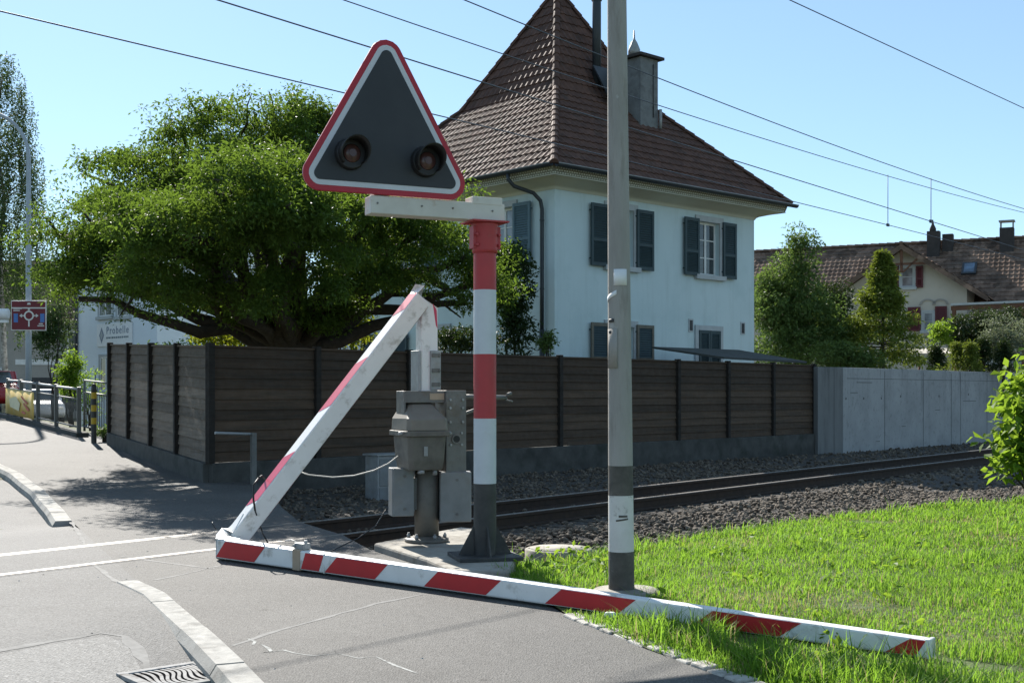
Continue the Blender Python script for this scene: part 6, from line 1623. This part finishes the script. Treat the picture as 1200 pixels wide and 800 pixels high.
mb = MB(); mb.prism([sg(13, 387), sg(54, 387.5), sg(54, 352), sg(13, 352)], (0, .04, 0), 0); bd_ = mb.build('board', 'sign_light', t, bevel=.006)
mb = MB(); mb.prism([sg(13.8, 386, .004), sg(53.2, 386.4, .004), sg(53.2, 361.5, .004), sg(13.8, 361.5, .004)], (0, .003, 0)); mb.prism([sg(13.8, 360, .004), sg(53.2, 360, .004), sg(53.2, 353, .004), sg(13.8, 353, .004)], (0, .003, 0)); mb.build('brown_field', 'sign_brown', bd_)
mb = MB(); cx_, cz_ = sg(34, 369.8).x, sg(34, 369.8).z; n = 28; vs = []
for k in range(n):
    a_ = 2*math.pi*k/n
    if not (R(255) < a_ < R(276)) or True:
        for r_ in (.105, .150): vs.append((cx_ + r_*math.cos(a_), 36.8 - .009, cz_ + r_*math.sin(a_)))
mb.add(vs, [(2*k, 2*k+1, (2*k+3) % (2*n), (2*k+2) % (2*n)) for k in range(n)])
def flat(*P): mb.add([Vector((cx_ + x, 36.8 - .0095, cz_ + z)) for x, z in P], [tuple(range(len(P)))])
flat((-.022, -.33), (.022, -.33), (.022, -.14), (-.022, -.14)); 
for s_ in (-1, 1): flat((s_*.145, -.018), (s_*.145, .018), (s_*.22, .018), (s_*.22, -.018)); flat((s_*.21, -.06), (s_*.29, 0), (s_*.21, .06))
flat((-.018, .145), (.018, .145), (.018, .19), (-.018, .19)); flat((-.05, .18), (.05, .18), (0, .235)); flat((-.06, .33), (.06, .33), (.035, .39), (-.035, .39))
for x, z, w_ in ((-.47, .20, .26), (-.47, .14, .2), (.3, -.26, .12), (.26, -.32, .2)): flat((x, z), (x + w_, z), (x + w_, z + .03), (x, z + .03))
mb.build('pictogram', 'sign_light', bd_)
mb = MB()
for x in (-.46, .34): mb.add([Vector((cx_ + a, 36.8 - .0098, cz_ + b)) for a, b in ((x, -.2), (x + .13, -.2), (x + .13, .06), (x, .06))], [(0, 1, 2, 3)])
mb.build('blue_panel', 'sign_blue', bd_)
# pale sign farther on
p = at(-2, 368, 44); t = thing('shop_sign', 'pale rounded sign board on a post at the street edge near the birch', 'sign', (p.x, p.y, .7))
mb = MB(); mb.tube([p + Vector((-.38, 0, 0)), p + Vector((-.36, 0, 0)), p + Vector((.36, 0, 0)), p + Vector((.38, 0, 0))], [.1, .2, .2, .1], 14); mb.obox(p - UP*.26, Vector((.36, 0, 0)), Vector((0, .05, 0)), UP*.05); mb.build('board', 'plate_white', t)
mb = MB(); mb.tube([p + Vector((-.3, .1, -.2)), (p.x - .3, p.y + .1, .5)], .05, 8); mb.build('post', 'lamp_grey', t)
# railing with banner
zr_ = lambda x, y: gz(x, y)
q0_ = gp(92.5, 511); q1_ = gp(44.5, 498.5); rd_ = Vector((q1_[0]-q0_[0], q1_[1]-q0_[1])).normalized(); posts = []
for px in (92.5, 66, 44.5, 25, 9.5):
    r_ = (px - 600)/F; s_ = (r_*q0_[1] - q0_[0]) / (rd_.x - r_*rd_.y); posts.append((q0_[0] + rd_.x*s_, q0_[1] + rd_.y*s_))
t = thing('railing', 'steel pedestrian railing with perforated panels along the street pavement', 'railing', (*posts[0], zr_(*posts[0])))
mb = MB(); pl0 = Vector((*posts[0], 0)); pl1 = Vector((*posts[-1], 0)); dR = (pl1 - pl0).normalized(); nR = Vector((-dR.y, dR.x, 0))
vs = []
for q in [pl0 - dR*.35] + [Vector((*p_, 0)) for p_ in posts] + [pl1 + dR*.4]:
    z = gz(q.x, q.y)
    for o_, zz_ in ((-.12, -.1), (.14, -.1), (.14, .10), (-.12, .10)): vs.append(q + nR*o_ + UP*(z + zz_))
n = len(vs)//4; fs = [(3, 2, 1, 0), tuple(4*(n-1) + k for k in range(4))]
for i in range(n-1):
    for k in range(4): fs.append((4*i+k, 4*i+(k+1) % 4, 4*i+4+(k+1) % 4, 4*i+4+k))
mb.add(vs, fs); mb.build('kerb_base', 'plinth', t)
for q in posts:
    z = gz(*q); mb = MB(); mb.obox((q[0], q[1], z + .56), dR*.028, nR*.045, UP*.5); mb.tube([Vector((q[0], q[1], z + 1.06)) - nR*.045, Vector((q[0], q[1], z + 1.06)) + nR*.045], .035, 10); mb.build('post', 'railing', t, bevel=.005)
for i in range(4):
    a, b = Vector((*posts[i], gz(*posts[i]))), Vector((*posts[i+1], gz(*posts[i+1]))); 
    mb = MB(); mb.tube([a + UP*1.04, b + UP*1.04], .028, 8); mb.build('handrail', 'galv', t)
    mb = MB()
    for z in (.82, .2): mb.tube([a + UP*z, b + UP*z], .02, 8)
    nbar = 24
    for k in range(1, nbar): q = a.lerp(b, k/nbar); mb.tube([q + UP*.2, q + UP*.82], .006, 4)
    mb.build('bar_panel', 'mesh_grey', t)
a, b = Vector((*posts[2], gz(*posts[2]))), Vector((*posts[4], gz(*posts[4])))
t = thing('banner', 'yellow advertising banner with reddish strokes tied to the street railing', 'banner', tuple(a + UP*.2))
nf = nR if nR.dot(Vector((0, 0, 0)) - a) > 0 else -nR
mb = MB(); nu_ = 14; vs = []
for i in range(nu_ + 1):
    q = a.lerp(b, .04 + .94*i/nu_) + nf*(.065 + .012*math.sin(i*1.9))
    vs += [q + UP*.14, q + UP*.82]
mb.add(vs, [(2*i, 2*i+2, 2*i+3, 2*i+1) for i in range(nu_)], 0, True); cl_ = mb.build('cloth', 'banner', t); s_ = cl_.modifiers.new('solid', 'SOLIDIFY'); s_.thickness = .003
mb = MB()
def bpnt(u, v, o=.084): return a.lerp(b, u) + nf*o + UP*(.14 + .68*v)
for P, mi in ((((.20, .25), (.36, .5), (.34, .56), (.16, .33)), 0), (((.24, .5), (.44, .75), (.42, .82), (.22, .58)), 0), (((.5, .2), (.8, .3), (.84, .6), (.6, .75), (.46, .5)), 1), (((.3, .12), (.42, .16), (.4, .24), (.28, .2)), 0)):
    mb.add([bpnt(u, v, .086 + .001*mi) for u, v in P], [tuple(range(len(P)))], mi)
mb.build('printed_strokes', ['banner_red', 'banner_pale'], cl_)
# garden gate with bars and striped post
ga = gp(130, 513); gb = gp(99, 505); GA = Vector((*ga, gz(*ga))); GB = Vector((*gb, gz(*gb)))
t = thing('garden_gate', 'grey barred metal gate between the weathered fence and the railing', 'gate', tuple(GB))
mb = MB()
for z in (.12, .92, 1.2): mb.tube([GA + UP*z, GB + UP*z], .022, 8)
mb.tube([GB, GB + UP*1.22], .03, 8); mb.tube([GA, GA + UP*1.22], .03, 8); mb.build('gate_frame', 'railing', t)
mb = MB()
for k in range(1, 12): q = GA.lerp(GB, k/12); mb.tube([q + UP*.12, q + UP*.92], .010, 6)
mb.build('bars', 'railing', t)
q = gp(110, 519); t = thing('marker_post', 'short black post with worn yellow bands in front of the garden gate', 'post', (*q, gz(*q)))
mb = MB(); z = gz(*q); n = 9
for k in range(n): mb.tube([(q[0], q[1], z + 1.18*k/n), (q[0], q[1], z + 1.18*(k+1)/n)], .055, 14, (k % 2) if k > 2 else 0, cap=(k == n-1))
mb.build('post', ['black_paint', 'yellow'], t); mb = MB(); mb.lathe([(.055, 0), (.04, .04), (0, .055)], (q[0], q[1], z + 1.18), 14); mb.build('cap', 'black_paint', t)
shrub('weeds', 'tall yellow-green weeds growing behind the street railing', 84, 405, 472, 31, .75, 'leaf_bright', 150, 16, .085, 'weeds', spread=.16, shell=.1)
shrub('weeds', 'thin weeds between the railing and the garden gate', 108, 425, 500, 30.2, .6, 'leaf_bright', 60, 12, .075, 'weeds', spread=.16, shell=.1)
shrub('weeds', 'small tuft of weeds at the foot of the weathered fence end', 124, 497, 512, 25.6, .35, 'leaf_mid', 22, 12, .07, 'weeds', spread=.08)
# cabinet and handrail by the fence
q = at(452, 574, 18.0); z = bedz(q.x, 18.0); t = thing('control_cabinet', 'low grey metal cabinet standing in front of the dark fence plinth', 'cabinet', (q.x, 18.0, z))
mb = MB(); mb.rbox((q.x, 18.0, z - .1), R(40), .5, .34, .74); b_ = mb.build('housing', 'galv', t, bevel=.01)
mb = MB(); c = Vector((q.x, 18.0, z)); ux_ = Vector((math.cos(R(40)), math.sin(R(40)), 0)); uy_ = Vector((-ux_.y, ux_.x, 0)); mb.obox(c - uy_*.176 + UP*.40, ux_*.225, uy_*.006, UP*.20); mb.obox(c - uy_*.176 + UP*.09, ux_*.225, uy_*.006, UP*.09); mb.build('door', 'box_grey', b_, bevel=.004)
mb = MB(); mb.obox(c + UP*.655, ux_*.28, uy_*.20, UP*.014); mb.build('lid', 'galv', t, bevel=.006)
q = at(297, 556, 17.8); z0_ = gz(q.x, 17.8); pa = at(297.5, 507, 17.8); pb = at(252, 507, 17.45)
t = thing('handrail', 'short steel handrail with one post in front of the brown fence corner', 'handrail', (q.x, 17.8, z0_))
mb = MB(); mb.obox((q.x, 17.8, (z0_ + pa.z)/2), Vector((.03, .02, 0)), Vector((-.02, .03, 0)), UP*(pa.z - z0_)/2); mb.build('post', 'steel', t)
mb = MB(); mb.tube([pa - UP*.02, pb], .022, 8); mb.build('rail', 'galv', t)
# parked cars
def car(name, label, px, Y, yaw, paint, scale=1.0):
    x = (px - 600)/F*Y; t = thing(name, label, 'car', (x, Y, gz(x, Y)), yaw)
    prof = [(-2.05, .35), (-2.1, .62), (-2.0, .85), (-1.75, .95), (-1.35, 1.40), (-.6, 1.5), (.35, 1.46), (1.05, 1.0), (1.85, .85), (2.08, .65), (2.1, .38), (1.9, .25), (-1.9, .25)]
    mb = MB(); mb.prism([(x_*scale, -.84, z_*scale) for x_, z_ in prof], (0, 1.68, 0)); body = mb.build('body', paint, t, False, bevel=.09, segs=3)
    mb = MB()
    for s_ in (-1, 1): mb.prism([(x_*scale, s_*.842, z_*scale) for x_, z_ in ((-1.5, .98), (-1.22, 1.34), (-.6, 1.42), (.25, 1.38), (.8, 1.0))], (0, s_*.004, 0))
    mb.add([(-1.80*scale, -.66, .99*scale), (-1.80*scale, .66, .99*scale), (-1.43*scale, .6, 1.38*scale), (-1.43*scale, -.6, 1.38*scale)], [(0, 1, 2, 3)]); mb.add([(1.1*scale, -.66, 1.02*scale), (1.1*scale, .66, 1.02*scale), (.42*scale, .6, 1.44*scale), (.42*scale, -.6, 1.44*scale)], [(3, 2, 1, 0)])
    mb.build('window_glass', 'glass', body, False)
    for sx_ in (-1.3, 1.3):
        for sy_ in (-.78, .78):
            mb = MB(); mb.tube([(sx_*scale, sy_ - .1, .31), (sx_*scale, sy_ + .1, .31)], .31, 20, 0); mb.tube([(sx_*scale, sy_ - .105, .31), (sx_*scale, sy_ + .105, .31)], .19, 16, 1); mb.build('wheel', ['rubber', 'galv'], t, False)
    for sy_ in (-.6, .6):
        mb = MB(); mb.obox((2.07*scale, sy_, .66*scale), (.03, 0, 0), (0, .15, 0), (0, 0, .06)); mb.build('headlight', 'plate_white', t, False, bevel=.02)
        mb = MB(); mb.obox((-2.06*scale, sy_, .74*scale), (.03, 0, 0), (0, .13, 0), (0, 0, .09)); mb.build('tail_light', 'sign_red', t, False, bevel=.02)
car('parked_car', 'red car parked behind the street railing', -10, 46, R(-62), 'car_red')
car('parked_car', 'silver car parked beside the grey street lamp', 46, 55, R(-62), 'car_white')
car('parked_car', 'dark car parked between the red one and the silver one', 24, 62, R(-62), 'car_dark')
# distant wooded hill
xs = np.linspace(-420, 420, 90); V = []; 
for x in xs:
    h_ = 46 + 16*math.sin(x*.011 + 1) + 6*mnoise.noise(Vector((x*.02, 0, 0))); V += [(x, 520, -5), (x, 560, h_*.62), (x, 640, h_), (x, 760, -5)]
V = np.array(V); n = len(xs); Q = [(4*i+k, 4*i+4+k, 4*i+5+k, 4*i+1+k) for i in range(n-1) for k in range(3)]
meta(np_obj('hill', V, quads=np.array(Q), mats=['hill'], smooth=True), kind='structure')

# ================================================================== OVERHEAD WIRES (parallel to the track)
def wire(p, pts, label, r=.008, droppers=(), th=39.5, deg=2, a1=85):
    """height profile fitted to sightings; the wire runs in the vertical plane at offset p beside the track"""
    d = Vector((math.sin(R(th)), math.cos(R(th)), 0)); n = Vector((d.y, -d.x, 0))
    def aof(px): r_ = (px - 600)/F; return (r_*n.y*p - n.x*p) / (d.x - r_*d.y)
    A = [aof(x) for x, y in pts]; Zs = [H + (HOR - y)/F*(d*aof(x) + n*p).y for x, y in pts]
    co_ = np.polyfit(A, Zs, deg); a_lo, a_hi = A[0] - 4.5, min(A[-1] + 40, a1)
    def zf(a_):
        e_ = A[-1] + 4
        return float(np.polyval(co_, a_)) if a_ < e_ else float(np.polyval(co_, e_) + (a_ - e_)*np.polyval(np.polyder(co_), e_)*.3)
    P = []
    for k in range(49):
        a_ = a_lo + (a_hi - a_lo)*k/48; q = d*a_ + n*p; P.append(Vector((q.x, q.y, zf(a_))))
    t = thing('overhead_wire', label, 'wire', tuple(P[0]), 0, 'overhead line along the track')
    mb = MB(); mb.tube(P, r, 6); mb.build('wire', 'wire', t)
    for px, y1 in droppers:
        a_ = aof(px); q = d*a_ + n*p; z1 = H + (HOR - y1)/F*q.y
        mb = MB(); mb.tube([(q.x, q.y, zf(a_)), (q.x, q.y, z1)], .008, 5); mb.obox((q.x, q.y, zf(a_)), d*.05, n*.02, UP*.03); mb.build('dropper', 'wire', t)
wire(-9.2, ((255, 0), (565, 97), (845, 182), (961, 220), (1158, 280)), 'contact wire crossing the triangular board near its tip, with one dropper', droppers=((1091, 209),))
wire(-9.2, ((545, 0), (612, 27), (768, 92), (791, 100), (960, 163), (1122, 220), (1200, 245)), 'highest carrying wire that skims the top of the pyramid roof')
wire(-11.0, ((0, 13), (400, 108), (530, 140), (934, 237), (1125, 285)), 'lowest overhead wire, running out of the sky behind the middle of the triangular board', droppers=((1040.5, 205),))
wire(-11.0, ((400, 0), (590, 62), (735, 113), (960, 182), (1087, 220), (1200, 249)), 'second carrying wire, crossing the roof below the highest one')
wire(-8.4, ((925, 0), (1200, 127)), 'single feeder wire alone in the open sky above the lawn', th=43.0, deg=1)
# ================================================================== LIGHT, SKY, CAMERA
SUN_AZ, SUN_EL = 23.0, 35.0       # degrees towards -X from +Y
world = bpy.data.worlds.new('World'); scene.world = world; world.use_nodes = True
nt = world.node_tree; nt.nodes.clear()
sky = nt.nodes.new('ShaderNodeTexSky'); sky.sky_type = 'NISHITA'; sky.sun_disc = False
sky.sun_elevation = R(SUN_EL); sky.sun_rotation = R(-SUN_AZ); sky.altitude = 450; sky.air_density = 1.0; sky.dust_density = 0.2; sky.ozone_density = 1.3
bg = nt.nodes.new('ShaderNodeBackground'); bg.inputs['Strength'].default_value = 0.054
wo = nt.nodes.new('ShaderNodeOutputWorld')
tint = nt.nodes.new('ShaderNodeMix'); tint.data_type = 'RGBA'; tint.blend_type = 'MULTIPLY'; tint.inputs[0].default_value = 1.0
tint.inputs[7].default_value = (0.82, 0.97, 1.12, 1)
veil = nt.nodes.new('ShaderNodeMix'); veil.data_type = 'RGBA'; veil.blend_type = 'ADD'; veil.inputs[0].default_value = 1.0
veil.inputs[7].default_value = (1.55, 2.1, 2.15, 1)      # thin bright summer haze over the whole sky
nt.links.new(sky.outputs[0], tint.inputs[6]); nt.links.new(tint.outputs[2], veil.inputs[6]); nt.links.new(veil.outputs[2], bg.inputs[0]); nt.links.new(bg.outputs[0], wo.inputs[0])
sl = bpy.data.lights.new('sun', 'SUN'); sl.energy = 5.0; sl.angle = R(0.5); sl.color = (1.0, 0.95, 0.87)
so = bpy.data.objects.new('sun', sl); COL.objects.link(so)
sd = Vector((-math.sin(R(SUN_AZ)) * math.cos(R(SUN_EL)), math.cos(R(SUN_AZ)) * math.cos(R(SUN_EL)), math.sin(R(SUN_EL))))
so.rotation_euler = sd.to_track_quat('Z', 'Y').to_euler(); so.location = (-20, 40, 40)
cam = bpy.data.cameras.new('camera'); cam.sensor_width = 36; cam.lens = 36 * F / 1200.0; cam.shift_y = 60 / 1200.0
cam.clip_end = 3000; cam.clip_start = 0.05
co = bpy.data.objects.new('camera', cam); COL.objects.link(co); co.location = (0, 0, H); co.rotation_euler = (R(90), 0, 0)
scene.camera = co
scene.view_settings.view_transform = 'Standard'; scene.view_settings.look = 'None'; scene.view_settings.exposure = 1.05; scene.view_settings.gamma = 1
scene.view_settings.use_curve_mapping = False
scene.cycles.max_bounces = 8; scene.cycles.transparent_max_bounces = 8
scene.cycles.use_adaptive_sampling = True
